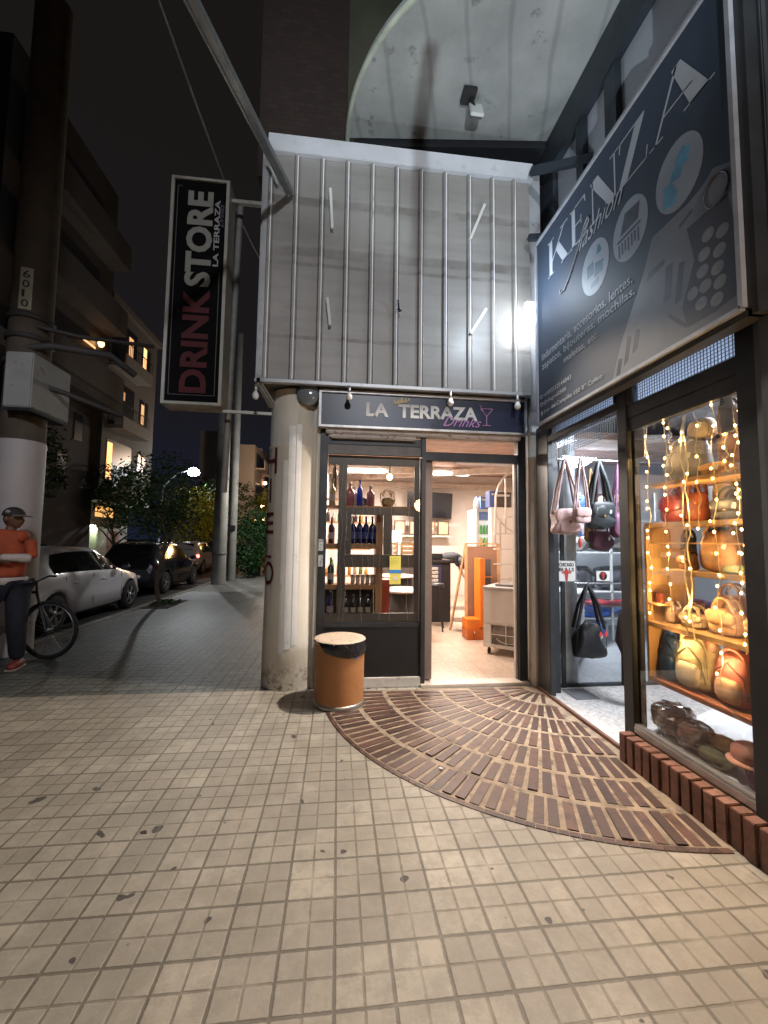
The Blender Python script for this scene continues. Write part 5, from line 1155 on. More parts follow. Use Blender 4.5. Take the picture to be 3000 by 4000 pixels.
for z, x0 in ((1.885, 2.55), (1.62, 2.37), (1.385, 2.38), (1.155, 2.38), (.93, 2.46)): MB().box(x0, 2.80, 5.99, 6.10, z-.010, z+.010).build("tread", m_st, sp)
MB().cyl((2.715, 6.0, .03), (2.715, 6.0, 2.66), .025).build("centre_post", m_st, sp)

# =====================================================================
# PEOPLE (one skinned surface each)
# =====================================================================
def skin(name, J, E_, mat, parent, sub=2):
    """J: {joint: (pos, radius or (rx, ry))}; first joint is the root"""
    keys = list(J); me = bpy.data.meshes.new(name)
    me.from_pydata([J[k][0] for k in keys], [(keys.index(a), keys.index(b)) for a, b in E_], [])
    o = bpy.data.objects.new(name, me); COL.objects.link(o)
    md = o.modifiers.new("s", 'SKIN'); md.use_smooth_shade = True
    for i, k in enumerate(keys):
        r = J[k][1]; me.skin_vertices[0].data[i].radius = (r, r) if isinstance(r, (int, float)) else r
        me.skin_vertices[0].data[i].use_root = (i == 0)
    sd = o.modifiers.new("d", 'SUBSURF'); sd.levels = sub; sd.render_levels = sub
    dg = bpy.context.evaluated_depsgraph_get(); dg.update()
    m2 = bpy.data.meshes.new_from_object(o.evaluated_get(dg))
    bpy.data.objects.remove(o); m2.materials.clear(); m2.materials.append(mat)
    m2.polygons.foreach_set("use_smooth", [True]*len(m2.polygons))
    o = bpy.data.objects.new(name, m2); COL.objects.link(o); o.parent = parent
    return o
m_skin = M((.16, .075, .045), .5, 0, .12, 10, .1)
m_skin2 = M((.50, .30, .22), .5, 0, .08, 10, .1)
def hand(J, E_, wrist, pos, d, side, nrm, curl=.5, s=1.0, pre="h"):
    """palm with five skinned fingers: d forward, side towards the thumb, nrm towards the palm side"""
    d, side, nrm = Vector(d).normalized(), Vector(side).normalized(), Vector(nrm).normalized()
    p = Vector(pos)
    J[pre+"palm"] = (tuple(p+d*.045*s), (.030*s, .018*s)); E_.append((wrist, pre+"palm"))
    for i, (off, ln_) in enumerate(((.030, .070), (.010, .080), (-.010, .074), (-.029, .058))):
        k = p+d*.085*s+side*off*s; a = k+(d*math.cos(curl*.7)+nrm*math.sin(curl*.7))*ln_*.5*s; b = a+(d*math.cos(curl*1.8)+nrm*math.sin(curl*1.8))*ln_*.5*s
        for n_, q, r in (("k", k, .0105), ("m", a, .009), ("t", b, .0075)): J[f"{pre}{n_}{i}"] = (tuple(q), r*s)
        E_ += [(pre+"palm", f"{pre}k{i}"), (f"{pre}k{i}", f"{pre}m{i}"), (f"{pre}m{i}", f"{pre}t{i}")]
    k = p+d*.03*s+side*.032*s; a = k+(side*.6+d*.7).normalized()*.035*s; b = a+(d*.9+nrm*.5).normalized()*.03*s
    J[pre+"th0"] = (tuple(k), .012*s); J[pre+"th1"] = (tuple(a), .0105*s); J[pre+"th2"] = (tuple(b), .009*s)
    E_ += [(pre+"palm", pre+"th0"), (pre+"th0", pre+"th1"), (pre+"th1", pre+"th2")]
def head(parent, c, yaw_, pitch_, skinm, hair=None, s=1.0):
    m = Matrix.Translation(c) @ Matrix.Rotation(yaw_, 4, 'Z') @ Matrix.Rotation(pitch_, 4, 'Y')      # faces +X
    mb = MB(); nu, nv = 20, 16; vs = []
    for i in range(nv+1):
        ph = -math.pi/2+math.pi*i/nv
        for j in range(nu):
            th = 2*math.pi*j/nu; ct_, st2 = math.cos(th), math.sin(th)
            x = .095*math.cos(ph)*ct_; y = .075*math.cos(ph)*st2; z = .118*math.sin(ph)
            if z < 0: x += .018*(-z/.118)*(1 if ct_ > 0 else .2); y *= 1-.30*(-z/.118)
            if ct_ > .9 and -.045 < z < .02: x += .020*(1-abs(z+.02)/.045)              # nose
            if ct_ > .55 and abs(abs(st2)-.38) < .16 and .0 < z < .03: x -= .008             # eye sockets
            if ct_ > .85 and -.07 < z < -.052: x += .005                                      # mouth
            vs.append(m @ Vector((x*s, y*s, z*s)))
    mb.add(vs, [(i*nu+j, i*nu+(j+1) % nu, (i+1)*nu+(j+1) % nu, (i+1)*nu+j) for i in range(nv) for j in range(nu)], True)
    for sg_ in (-1, 1): mb.ell(m @ Vector((-.005*s, sg_*.077*s, -.005*s)), (.018*s, .010*s, .030*s), 10, 8)
    mb.build("head", skinm, parent)
    ey = MB()
    for sg_ in (-1, 1): ey.ell(m @ Vector((.083*s, sg_*.030*s, .012*s)), (.008*s, .012*s, .008*s), 8, 6)
    ey.build("eyes", M((.03, .025, .02), .3), parent)
    return m

# man in an orange top beside a bicycle at the left edge of the pavement
pr_ = thing("person", "person in a dark cap and orange top with white sleeves standing beside a bicycle", "person", (-3.80, 5.20, 0), R_(12)); pr_.scale = (1.14, 1.14, 1.0)
m_or2 = M((.40, .075, .025), .8, 0, .2, 12, .3); m_jean = M((.018, .020, .030), .85, 0, .25, 10, .3); m_slv = M((.55, .47, .42), .8, 0, .15, 14, .4)
J = {'pel': ((0, 0, .93), (.155, .12)), 'hl': ((-.11, .03, .88), .115), 'hr': ((.12, -.02, .88), .115),
     'kl': ((-.17, -.02, .50), .088), 'kr': ((.15, -.08, .50), .088), 'al': ((-.17, .05, .07), .066), 'ar': ((.15, -.02, .07), .066)}
E_ = [('pel', 'hl'), ('pel', 'hr'), ('hl', 'kl'), ('hr', 'kr'), ('kl', 'al'), ('kr', 'ar')]
skin("trousers", J, E_, m_jean, pr_)
J = {'pel': ((0, 0, .97), (.165, .125)), 'wa': ((0, 0, 1.10), (.16, .12)), 'ch': ((.0, 0, 1.34), (.20, .135)), 'nk': ((.0, 0, 1.50), (.11, .09)), 'nc': ((.01, 0, 1.56), .062),
     'sl': ((-.18, .02, 1.48), .078), 'sr': ((.18, -.02, 1.48), .078)}
skin("orange_top", J, [('pel', 'wa'), ('wa', 'ch'), ('ch', 'nk'), ('nk', 'nc'), ('nk', 'sl'), ('nk', 'sr')], m_or2, pr_)
J = {'nk': ((.01, 0, 1.50), .055), 'n2': ((.015, -.005, 1.56), .053), 'n3': ((.02, -.005, 1.62), .056)}
skin("neck", J, [('nk', 'n2'), ('n2', 'n3')], m_skin, pr_, 1)
hm = head(pr_, (.03, 0, 1.69), R_(-25), 0, m_skin)
for s_, nm in ((1, 'r'), (-1, 'l')):
    a = Vector((.19*s_, -.02*s_, 1.46)); e1 = Vector((.235*s_, -.06, 1.23)); w1 = Vector((.02*s_, -.20 if s_ > 0 else -.17, 1.235+.02*s_))
    J = {'a': (tuple(a), .058), 'e': (tuple(e1), .055), 'f': (tuple(e1.lerp(w1, .5)), .052), 'w': (tuple(w1), .040)}
    skin("sleeve", {'a': J['a'], 'm': (tuple(a.lerp(e1, .5)), .052), 'e': (tuple(e1), .048)}, [('a', 'm'), ('m', 'e')], m_or2, pr_); J['e'] = (J['e'][0], .064)
    skin("sleeve", {k_: J[k_] for k_ in ('e', 'f', 'w')}, [('e', 'f'), ('f', 'w')], m_slv, pr_)
    J = {'w': (tuple(w1), .028)}; E2 = []
    hand(J, E2, 'w', w1, (-s_, -.1, .0), (0, -.1, 1), (0, 1, 0), .7, 1.0)
    skin("hand", J, E2, m_skin, pr_)
MB().lathe([(.150, 0), (.180, .0), (.184, .07), (.160, .08)], (0, 0, .94), 24).build("white_hem", m_slv, pr_).scale = (1, .82, 1)
cp = MB(); mm = hm @ Matrix.Translation((0, 0, .035)); vs = []
for i in range(9):
    ph = math.pi/2*i/8
    for j in range(20): th = 2*math.pi*j/20; vs.append(mm @ Vector((.106*math.cos(ph)*math.cos(th)-.004, .088*math.cos(ph)*math.sin(th), .105*math.sin(ph))))
cp.add(vs, [(i*20+j, i*20+(j+1) % 20, (i+1)*20+(j+1) % 20, (i+1)*20+j) for i in range(8) for j in range(20)], True)
cp.build("cap_crown", M((.035, .028, .025), .8, 0, .2, 20, .3), pr_)
pk = MB(); vs = []
for k, zz in enumerate((0, -.006)):
    for i in range(5):
        for j in range(9):
            a = R_(-52+104*j/8); r = .088+.085*i/4*math.cos(a)**.5; vs.append(mm @ Vector((r*math.cos(a), r*math.sin(a)*.85, .012+zz-.02*(i/4)**2)))
fs_ = [(i*9+j, i*9+j+1, (i+1)*9+j+1, (i+1)*9+j) for i in range(4) for j in range(8)]
pk.add(vs[:45], fs_, True).add(vs[45:], [f[::-1] for f in fs_], True); pk.build("cap_peak", M((.20, .17, .10), .7), pr_)
MB().ell(mm @ Vector((.02, -.083, .045)), (.022, .006, .018), 10, 6).build("cap_badge", M((.3, .3, .28), .6), pr_)
for x, y in ((-.17, .05), (.15, -.03)):
    MB().ell((x+.02, y-.055, .045), (.048, .125, .045), 16, 10, .8).build("shoe", M((.28, .05, .035), .6, 0, .3, 12, .2), pr_); MB().box(x-.025, x+.065, y-.17, y+.06, 0, .018).build("sole", M((.5, .42, .35), .7), pr_, bevel=.005)

bk = thing("bicycle", "dark bicycle standing on the pavement behind the person in orange", "bicycle", (-4.35, 5.62, 0), R_(-6))
for x in (-.12, .84):
    wl = MB(); wl.tube([(x+.335*math.cos(a), 0, .345+.335*math.sin(a)) for a in [2*math.pi*i/40 for i in range(41)]], .024, 8, False); wl.build("tyre", m_rubber, bk)
    sp_m = MB(); sp_m.tube([(x+.305*math.cos(a), 0, .345+.305*math.sin(a)) for a in [2*math.pi*i/40 for i in range(41)]], .010, 6, False)
    for i in range(20): a = 2*math.pi*i/20; sp_m.bar((x, .012*(-1)**i, .345), (x+.30*math.cos(a), 0, .345+.30*math.sin(a)), .0022)
    sp_m.cyl((x, -.045, .345), (x, .045, .345), .018); sp_m.build("rim", m_alu, bk)
fr = MB(); BBk, ST, HT, HB = Vector((.30, 0, .30)), Vector((.18, 0, .78)), Vector((.66, 0, .80)), Vector((.70, 0, .66))
for a, b in ((BBk, ST), (ST, HT), (BBk, HB), (HT, HB), (HB, Vector((.84, .05, .345))), (HB, Vector((.84, -.05, .345))), (BBk, Vector((-.12, .05, .345))), (BBk, Vector((-.12, -.05, .345))), (ST, Vector((-.12, .05, .345))), (ST, Vector((-.12, -.05, .345)))): fr.tube([a, b], .016, 8)
fr.build("frame", m_black, bk)
MB().tube([(.66, -.29, .97), (.64, -.2, .98), (.65, 0, .93), (.64, .2, .98), (.66, .29, .97)], .013, 8).tube([(.66, 0, .80), (.65, 0, .93)], .013, 8).build("handlebar", m_black, bk)
MB().ell((.14, 0, .89), (.13, .065, .03), 16, 8, .8).tube([(.18, 0, .78), (.155, 0, .87)], .013, 8).build("saddle", m_black, bk)
MB().lathe([(.09, -.004), (.09, .004)], (0, 0, 0), 20).cyl((0, 0, -.05), (0, 0, .05), .02).bar((0, 0, .045), (.12, .11, .045), .015).bar((0, 0, -.045), (-.12, -.11, -.045), .015).bbox((.13, .12, .08), (.08, .05, .02)).build("crank", m_alu, bk).matrix_local = Matrix.Translation(BBk) @ Matrix.Rotation(R_(90), 4, 'X')

# shop assistant bending down behind the black counter
pb = thing("person", "person in a black top bending forward behind the black counter", "person", (2.30, 8.75, .03))
m_bt = M((.03, .032, .04), .8, 0, .15, 10, .2); m_pt = M((.20, .15, .13), .8)
skin("trousers", {'pel': ((-.15, 0, .95), (.15, .14)), 'hl': ((-.12, -.10, .90), .10), 'hr': ((-.12, .10, .90), .10), 'kl': ((-.05, -.12, .50), .07), 'kr': ((-.05, .12, .50), .07), 'al': ((-.12, -.12, .08), .05), 'ar': ((-.12, .12, .08), .05)},
     [('pel', 'hl'), ('pel', 'hr'), ('hl', 'kl'), ('hr', 'kr'), ('kl', 'al'), ('kr', 'ar')], m_pt, pb)
J = {'pel': ((-.14, 0, 1.0), (.15, .14)), 'wa': ((.0, 0, 1.10), (.15, .14)), 'ch': ((.22, 0, 1.12), (.18, .15)), 'nk': ((.38, 0, 1.06), .08), 'sl': ((.32, -.19, 1.05), .07), 'sr': ((.32, .19, 1.05), .07), 'el': ((.40, -.23, .90), .052), 'er': ((.40, .23, .90), .052)}
skin("black_top", J, [('pel', 'wa'), ('wa', 'ch'), ('ch', 'nk'), ('nk', 'sl'), ('nk', 'sr'), ('sl', 'el'), ('sr', 'er')], m_bt, pb)
for s_ in (-1, 1):
    J = {'e': ((.40, .23*s_, .92), .042), 'f': ((.46, .20*s_, .78), .038), 'w': ((.52, .15*s_, .66), .027)}; E2 = [('e', 'f'), ('f', 'w')]
    hand(J, E2, 'w', (.52, .15*s_, .66), (.5, -.1*s_, -.8), (0, -s_, 0), (-.8, 0, -.4), .6)
    skin("forearm", J, E2, m_skin2, pb)
skin("neck", {'a': ((.36, 0, 1.06), .056), 'b': ((.45, 0, 1.0), .052)}, [('a', 'b')], m_skin2, pb, 1)
hm = head(pb, (.50, 0, .95), 0, R_(70), m_skin2)
MB().ell(hm @ Vector((-.022, 0, .028)), (.10, .086, .10), 16, 12).build("hair", M((.02, .015, .012), .7, 0, .2, 40, .5), pb)

# =====================================================================
# STREET: cars
# =====================================================================
def car(label, loc, rz, L, W, H, wb, col, tail=0.0, alloy=True, head_=0.0, sedan=False, rough=.28):
    """car pointing to +X in its own frame, wheels on z=0"""
    t = thing("parked_car", label, "car", loc, rz, group="cars parked along the kerb")
    paint = M(col, rough, .0, 0, 2, 0, .6)
    xr = -L/2; st = []
    # stations: x, half width low, half width shoulder, z bottom, z shoulder, z roof (= shoulder where no cabin), half width roof
    def S(u, wl, ws, zb, zs, zr, wr): return (xr+u*L, W/2*wl, W/2*ws, zb, zs, zr, W/2*wr)
    if not sedan:
        ST = [S(.0, .78, .80, .36, .62, .74, .70), S(.02, .90, .90, .26, .86, .99, .72), S(.06, .96, .97, .22, .95, 1.18, .72), S(.14, .99, 1, .20, .97, H*.965, .70), S(.26, 1, 1, .19, .97, H*.998, .70), S(.42, 1, 1, .19, .955, H, .70),
              S(.54, 1, 1, .19, .94, H*.985, .69), S(.64, 1, 1, .19, .93, H*.86, .70), S(.71, 1, .99, .20, .92, 1.0, .78), S(.80, .99, .97, .21, .86, .92, .74), S(.91, .96, .92, .22, .76, .82, .66), S(.98, .86, .80, .26, .62, .68, .55), S(1.0, .74, .70, .34, .52, .56, .48)]
    else:
        ST = [S(.0, .80, .82, .36, .66, .88, .74), S(.03, .92, .92, .24, .92, 1.02, .80), S(.12, .98, .98, .21, .96, 1.05, .80), S(.20, 1, 1, .20, .97, H*.84, .72), S(.30, 1, 1, .19, .96, H*.985, .68), S(.46, 1, 1, .19, .95, H, .69), S(.56, 1, 1, .19, .94, H*.97, .69),
              S(.65, 1, 1, .19, .93, H*.84, .71), S(.71, 1, .99, .20, .92, 1.0, .78), S(.80, .99, .97, .21, .86, .92, .74), S(.91, .96, .92, .22, .76, .82, .66), S(.98, .86, .80, .26, .62, .68, .55), S(1.0, .74, .70, .34, .52, .56, .48)]
    fx = (xr+L*.5-wb/2-.02, xr+L*.5+wb/2-.02); WR = .315
    def ring(s):
        x, wl, ws, zb, zs, zr, wr = s
        half = [(0, zb), (wl*.8, zb), (wl*.97, zb+.06), (ws, zb+(zs-zb)*.45), (ws*.995, zb+(zs-zb)*.75), (ws*.95, zs), (wr+(ws*.93-wr)*.45, zs+(zr-zs)*.5), (wr, zr-(zr-zs)*.10), (wr*.8, zr-.0), (0, zr+.012)]
        return [(x, y, z) for y, z in half]+[(x, -y, z) for y, z in half[-2:0:-1]]
    # refine stations for the wheel arches
    fine = []
    for a, b in zip(ST, ST[1:]):
        n = 4
        for k in range(n): fine.append(tuple(a[i]+(b[i]-a[i])*k/n for i in range(7)))
    fine.append(ST[-1])
    rings = []
    for s in fine:
        s = list(s); r = ring(s); out = []
        for (x, y, z) in r:
            for w0 in fx:
                dx = x-w0
                if abs(dx) < WR+.06 and abs(y) > s[1]*.6:
                    zt = .32+math.sqrt(max(0, (WR+.06)**2-dx*dx))
                    if z < zt: z = zt
            out.append((x, y, z))
        rings.append(out)
    b = MB(); n = len(rings[0]); vs = [v for r in rings for v in r]
    b.add(vs, [(i*n+j, i*n+(j+1) % n, (i+1)*n+(j+1) % n, (i+1)*n+j) for i in range(len(rings)-1) for j in range(n)], True)
    b.add(rings[0][::-1], [tuple(range(n))]).add(rings[-1], [tuple(range(n))])
    b.build("body", paint, t)
    gm = M((.008, .009, .011), .08, 0, 0, 2, 0, .6)
    def side_pt(u, f, sg_):
        x = xr+u*L
        for a, c in zip(ST, ST[1:]):
            if a[0] <= x <= c[0]:
                k = (x-a[0])/(c[0]-a[0]); s = [a[i]+(c[i]-a[i])*k for i in range(7)]; break
        _, wl, ws, zb, zs, zr, wr = s
        y = ws*.95+(wr+(ws*.93-wr)*.45-ws*.95)*min(1, f*2) if f < .5 else (wr+(ws*.93-wr)*.45)+(wr-(wr+(ws*.93-wr)*.45))*(f-.5)*2/.8
        return Vector((x, sg_*(y+.008), zs+(zr-zs)*f))
    for sg_ in (-1, 1):
        us = [.17, .20, .30, .40, .43, .52, .60, .66, .70] if not sedan else [.22, .26, .32, .40, .45, .54, .60, .66, .70]
        topf = [.40, .78, .82, .83, .83, .83, .83, .80, .45]; m = MB(); vs = []
        for u, tf in zip(us, topf): vs += [side_pt(u, .06, sg_), side_pt(u, tf*.5+.03, sg_), side_pt(u, tf, sg_)]
        m.add(vs, [(i*3+j, i*3+j+1, i*3+3+j+1, i*3+3+j) for i in range(len(us)-1) for j in range(2)], True)
        m.build("side_window", gm, t)
        ln_ = MB()
        for u in (.44, .70, .235):
            ln_.bar((xr+u*L, sg_*(W/2*1.0+.001), .34), (xr+(u+.006)*L, sg_*(W/2*.965+.004), .93), .006)
        ln_.build("door_seam", m_black, t)
        for u in (.30, .52): MB().ell((xr+u*L, sg_*(W/2+.012), .80), (.075, .018, .018), 12, 6).build("door_handle", paint, t)
        MB().ell((xr+.675*L, sg_*(W/2+.10), .98), (.06, .10, .065), 12, 8, .8).build("wing_mirror", M((.02, .02, .03), .25), t)
        tl = (.70, .02, .03)
        tm = EM((1.0, .10, .08), tail) if tail > 0 else M((.10, .012, .016), .12, 0, .1, 5, 0, .5)
        MB().ell((xr+.045*L if not sedan else xr+.03*L, sg_*W/2*.84, .84), (.10, .12, .075), 12, 8, .7).build("tail_light", tm, t)
        MB().ell((xr+.955*L, sg_*W/2*.72, .66), (.13, .16, .06), 12, 8, .7).build("headlight", M((.5, .52, .55), .1, .2, 0, 5, 0, .5), t)
    # rear and front screens
    for nm, u0, u1, sg2 in (("rear_window", .045 if not sedan else .14, .125 if not sedan else .24, -1), ("windscreen", .625, .705, 1)):
        a = side_pt(u0, .5, 1); c = side_pt(u1, .5, 1)
        def rp(u, f):
            q = side_pt(u, .95, 1); return q
        q0, q1 = side_pt(u0+(0 if sg2 < 0 else .0), 1.0, 1), side_pt(u1, 1.0, 1)
        dz = .012; vs = [(q0.x, q0.y*.86, q0.z+dz), (q0.x, -q0.y*.86, q0.z+dz), (q1.x, -q1.y*.86, q1.z+dz), (q1.x, q1.y*.86, q1.z+dz)]
        MB().add(vs, [(0, 1, 2, 3)]).build(nm, gm, t)
    MB().bbox((xr-.012, 0, .55), (.02, .52, .12)).build("number_plate", M((.5, .5, .5), .5), t)
    MB().bbox((xr+L*.5, 0, .24), (L*.74, W*.90, .10)).build("underbody", m_black, t)
    w0 = None
    for x in fx:
        for sg_ in (-1, 1):
            w_ = MB().lathe([(.20, -.095), (.29, -.095), (.315, -.07), (.315, .07), (.29, .095), (.20, .095)], (0, 0, 0), 32).build("wheel", m_rubber, t)
            w_.location = (x, sg_*(W/2-.10), .315); w_.rotation_euler = (R_(90), 0, 0)
            rm = MB().lathe([(.205, -.09), (.205, .09)], (0, 0, 0), 32).lathe([(.185, sg_*-.085), (.208, sg_*-.092)], (0, 0, 0), 32)
            for k in range(5 if alloy else 9):
                for dd in ((-.11, .11) if alloy else (0,)):
                    a = 2*math.pi*k/(5 if alloy else 9)+dd; rm.bar((.04*math.cos(a), .04*math.sin(a), sg_*-.078), (.195*math.cos(a), .195*math.sin(a), sg_*-.086), .026, .012)
            rm.lathe([(0, sg_*-.088), (.05, sg_*-.086), (.055, sg_*-.07)], (0, 0, 0), 16)
            rm.build("rim", m_alu, w_)
            MB().lathe([(0, 0), (.20, 0)], (0, 0, sg_*-.05), 20).build("brake_disc", M((.03, .03, .03), .6), w_)
    return t
# cars run along +Y (their +X frame turned to +Y)
car("white hatchback parked nearest at the kerb behind the bicycle", (-5.62, 8.92, -.15), R_(90), 4.0, 1.74, 1.44, 2.54, (.78, .78, .84))
car("black hatchback parked in front of the white one beside the small tree", (-5.86, 14.0, -.15), R_(91), 3.95, 1.70, 1.50, 2.46, (.012, .013, .018), rough=.2)
car("red lit silver car further along the road past the black hatchback", (-6.9, 20.5, -.15), R_(92), 4.1, 1.72, 1.46, 2.5, (.24, .22, .23), tail=9.0, alloy=False)
car("dark saloon with lit tail lights beyond the silver car", (-6.8, 26.6, -.15), R_(90), 4.4, 1.74, 1.45, 2.6, (.03, .03, .035), tail=7.0, alloy=False, sedan=True)
car("dark car standing across the road by the lit cabinet", (-10.1, 14.4, -.15), R_(90), 4.3, 1.74, 1.44, 2.6, (.025, .035, .035), alloy=False, sedan=True)

# ---- trees
def leafcloud(mb, c, r, n, size, seed, hollow=.35):
    rnd = random.Random(seed)
    for _ in range(n):
        while True:
            q = Vector((rnd.uniform(-1, 1), rnd.uniform(-1, 1), rnd.uniform(-1, 1)))
            if hollow < q.length < 1: break
        if noise.noise(q*2.3+Vector((seed, 0, 0))) < -.12: continue
        p = Vector(c)+Vector((q.x*r[0], q.y*r[1], q.z*r[2]))
        s = size*rnd.uniform(.6, 1.3); a = Vector((rnd.uniform(-1, 1), rnd.uniform(-1, 1), rnd.uniform(-.6, .6))).normalized(); b_ = a.cross(Vector((rnd.uniform(-1, 1), rnd.uniform(-1, 1), rnd.uniform(-1, 1)))).normalized()
        mb.add([p-a*s, p+b_*s*.45, p+a*s, p-b_*s*.45], [(0, 1, 2, 3)])
    return mb
def leafmat(c1, c2):
    m, nt, bs = new_mat("leaves"); g = nt.nodes.new("ShaderNodeNewGeometry")
    nt.links.new(mixcol(nt, g.outputs["Random Per Island"], c1, c2), bs.inputs["Base Color"]); bs.inputs["Roughness"].default_value = .8; bs.inputs["Specular IOR Level"].default_value = .15
    return m
m_leaf = leafmat((.022, .055, .014), (.07, .13, .03)); m_leafy = leafmat((.14, .17, .015), (.42, .36, .03)); m_leafd = leafmat((.012, .028, .010), (.04, .07, .02)); m_ivy = leafmat((.015, .05, .018), (.05, .12, .04))
m_bark = M((.07, .045, .03), .85, 0, .3, 12, .6)
def tree(label, base, h, crown, n, size, mat, seed, lean=(0, 0), name="tree", trunk=.08, zc=None):
    t = thing(name, label, "tree", (0, 0, 0))
    b = Vector(base); top = b+Vector((lean[0], lean[1], h)); tr = MB()
    pts = [b.lerp(top, k/6)+Vector((.06*math.sin(k*1.3+seed), .05*math.cos(k*1.7), 0)) for k in range(7)]
    tr.tube(pts, [trunk*(1-.09*k) for k in range(7)], 8)
    rnd = random.Random(seed)
    for k in range(7):
        a = rnd.uniform(0, 6.28); s0 = pts[3+k % 4]; e0 = s0+Vector((math.cos(a)*crown[0]*.7, math.sin(a)*crown[1]*.7, crown[2]*rnd.uniform(.2, .8))); mid = s0.lerp(e0, .5)+Vector((0, 0, .12))
        tr.tube([s0, mid, e0], [trunk*.45, trunk*.3, trunk*.12], 6)
    tr.build("trunk", m_bark, t)
    cm = MB(); cz = Vector((top.x, top.y, zc if zc else top.z+crown[2]*.3))
    n = int(n*1.6); size *= .85
    leafcloud(cm, cz, crown, int(n*.5), size, seed)
    for k in range(6):
        a = rnd.uniform(0, 6.28); leafcloud(cm, cz+Vector((math.cos(a)*crown[0]*.55, math.sin(a)*crown[1]*.55, rnd.uniform(-.6, .5)*crown[2])), tuple(q*.52 for q in crown), int(n*.09), size, seed+k+1, .1)
    cm.build("crown", mat, t)
    return t
tree("slender young street tree leaning over the kerb by the black hatchback", (-3.93, 9.65, 0), 2.15, (.95, .95, 1.05), 2600, .055, m_leafd, 3, (-.02, .1), trunk=.052, zc=2.45)
MB().box(-4.11, -3.55, 9.2, 10.3, -.003, .012).build("tree_pit_soil", M((.04, .035, .025), .95, 0, .4, 8, .8), kind='structure')
gm_ = leafcloud(MB(), (-3.82, 9.75, .03), (.30, .5, .05), 500, .035, 5, 0); gm_.build("pit_weeds", m_leafd, kind='stuff')
tree("street tree with yellow green leaves lit by the bright street lamp", (-7.9, 23.2, -.1), 2.4, (1.75, 1.3, 1.75), 3600, .10, m_leafy, 8, zc=2.7)
tree("green leafy tree beside the yellow lit one", (-7.0, 25.4, -.1), 2.6, (2.2, 1.4, 2.0), 3600, .11, m_leaf, 11, zc=3.1)
tree("dark broad tree in front of the tall apartment block across the road", (-11.9, 15.6, 0), 2.8, (2.0, 1.9, 2.0), 3600, .12, m_leafd, 13, zc=4.2, trunk=.14)
tree("dark green tree hiding the foot of the balcony block across the road", (-9.9, 19.3, 0), 2.2, (1.4, 1.3, 1.5), 3000, .09, m_leaf, 17, zc=3.3, trunk=.1)
tree("dark tree under the street lamp across the road", (-8.9, 22.4, 0), 2.6, (1.3, 1.2, 1.7), 3000, .09, m_leafd, 21, zc=3.4, trunk=.1)
tree("orange lit tree crown far along the pavement by the porch lamps", (-4.1, 27.5, 0), 3.0, (1.5, 1.2, 1.1), 1600, .12, m_leafy, 23, zc=3.8)
tree("dark tree at the far end of the pavement", (-3.0, 33, 0), 3.2, (3.0, 2.0, 1.8), 2200, .16, m_leafd, 27, zc=3.6)
hd = thing("ivy_hedge", "bright green ivy covered hedge at the end of the pavement behind the poles", "hedge", (0, 0, 0))
hb = MB()
for k in range(14): leafcloud(hb, (-3.35+.3*math.sin(k*2.1), 15.9+.14*k, .55+.42*(k % 5)), (.50, .55, .48), 520, .065, 40+k, .1)
hb.build("foliage", m_ivy, hd); MB().box(-3.42, -3.2, 16.1, 17.6, 0, 1.5).build("hedge_core", M((.01, .02, .008), .9), hd)

# ---- poles and street lamp
def pole(label, x, y, r0, r1, h, col=(.30, .29, .27), n=20, bands=()):
    t = thing("utility_pole", label, "pole", (x, y, 0))
    MB().lathe([(r0, 0), (r0*.98, .6)]+[(r0+(r1-r0)*k/6, .6+(h-.6)*k/6) for k in range(1, 7)], (0, 0, 0), n).build("shaft", M(col, .8, 0, .2, 3, .3, dirt=((.14, .13, .12), 2.5, .58)), t)
    for z, c_ in bands: MB().lathe([(r0*1.02, z), (r0*1.05, z+.01), (r0*1.05, z+.07), (r0*1.02, z+.08)], (0, 0, 0), n).build("band", M(c_, .6), t)
    return t
pole("thick grey concrete utility pole at the kerb beyond the black hatchback", -3.86, 13.95, .225, .17, 9.5, bands=((.95, (.2, .19, .18)),))
t = pole("thinner grey pole close behind the thick utility pole", -3.76, 15.1, .155, .12, 9.0, (.24, .235, .22))
MB().box(-.20, .12, -.20, .0, 1.75, 1.95).build("junction_box", m_frame, t, bevel=.01)
lp = thing("street_lamp", "bright white street lamp on a curved arm above the trees across the road", "street lamp", (0, 0, 0))
MB().tube([(-10.6, 25.6, 0), (-10.6, 25.6, 3.2), (-10.45, 25.6, 4.6), (-9.7, 25.6, 5.35), (-8.9, 25.6, 5.58)], [.08, .07, .06, .045, .04], 10).build("mast", M((.4, .4, .4), .5, .5), lp)
MB().ell((-8.75, 25.6, 5.60), (.26, .14, .07), 16, 8).build("lamp_head", m_frame, lp)
MB().ell((-8.75, 25.50, 5.44), (.34, .28, .26), 16, 8).build("diffuser", EM((.95, .98, 1.0), 60), lp)

bp = thing("utility_pole", "thick pole with a white painted base and a painted number at the left kerb", "pole", (-4.16, 5.80, 0))
bp['label'] = "thick kerbside pole with white painted base, number plaque and hanging meter box"
MB().lathe([(.255, 0), (.25, 2.70), (.248, 2.72)], (0, 0, 0), 32).build("painted_base", M((.46, .42, .40), .6, 0, .06, 3, .15), bp)
MB().lathe([(.238, 2.72), (.215, 9)], (0, 0, 0), 32).build("shaft", M((.085, .065, .045), .85, 0, .25, 3, .4), bp)
for z in (4.05, 4.32, 3.72): MB().lathe([(.245, z), (.262, z+.01), (.262, z+.06), (.245, z+.07)], (0, 0, 0), 24).build("band", M((.04, .035, .03), .7), bp)
MB().box(.02, .34, -.40, .32, 3.08, 3.78).build("meter_box", M((.30, .30, .28), .6, 0, .12, 3, .15, dirt=((.18, .14, .09), 6, .6)), bp, bevel=.012)
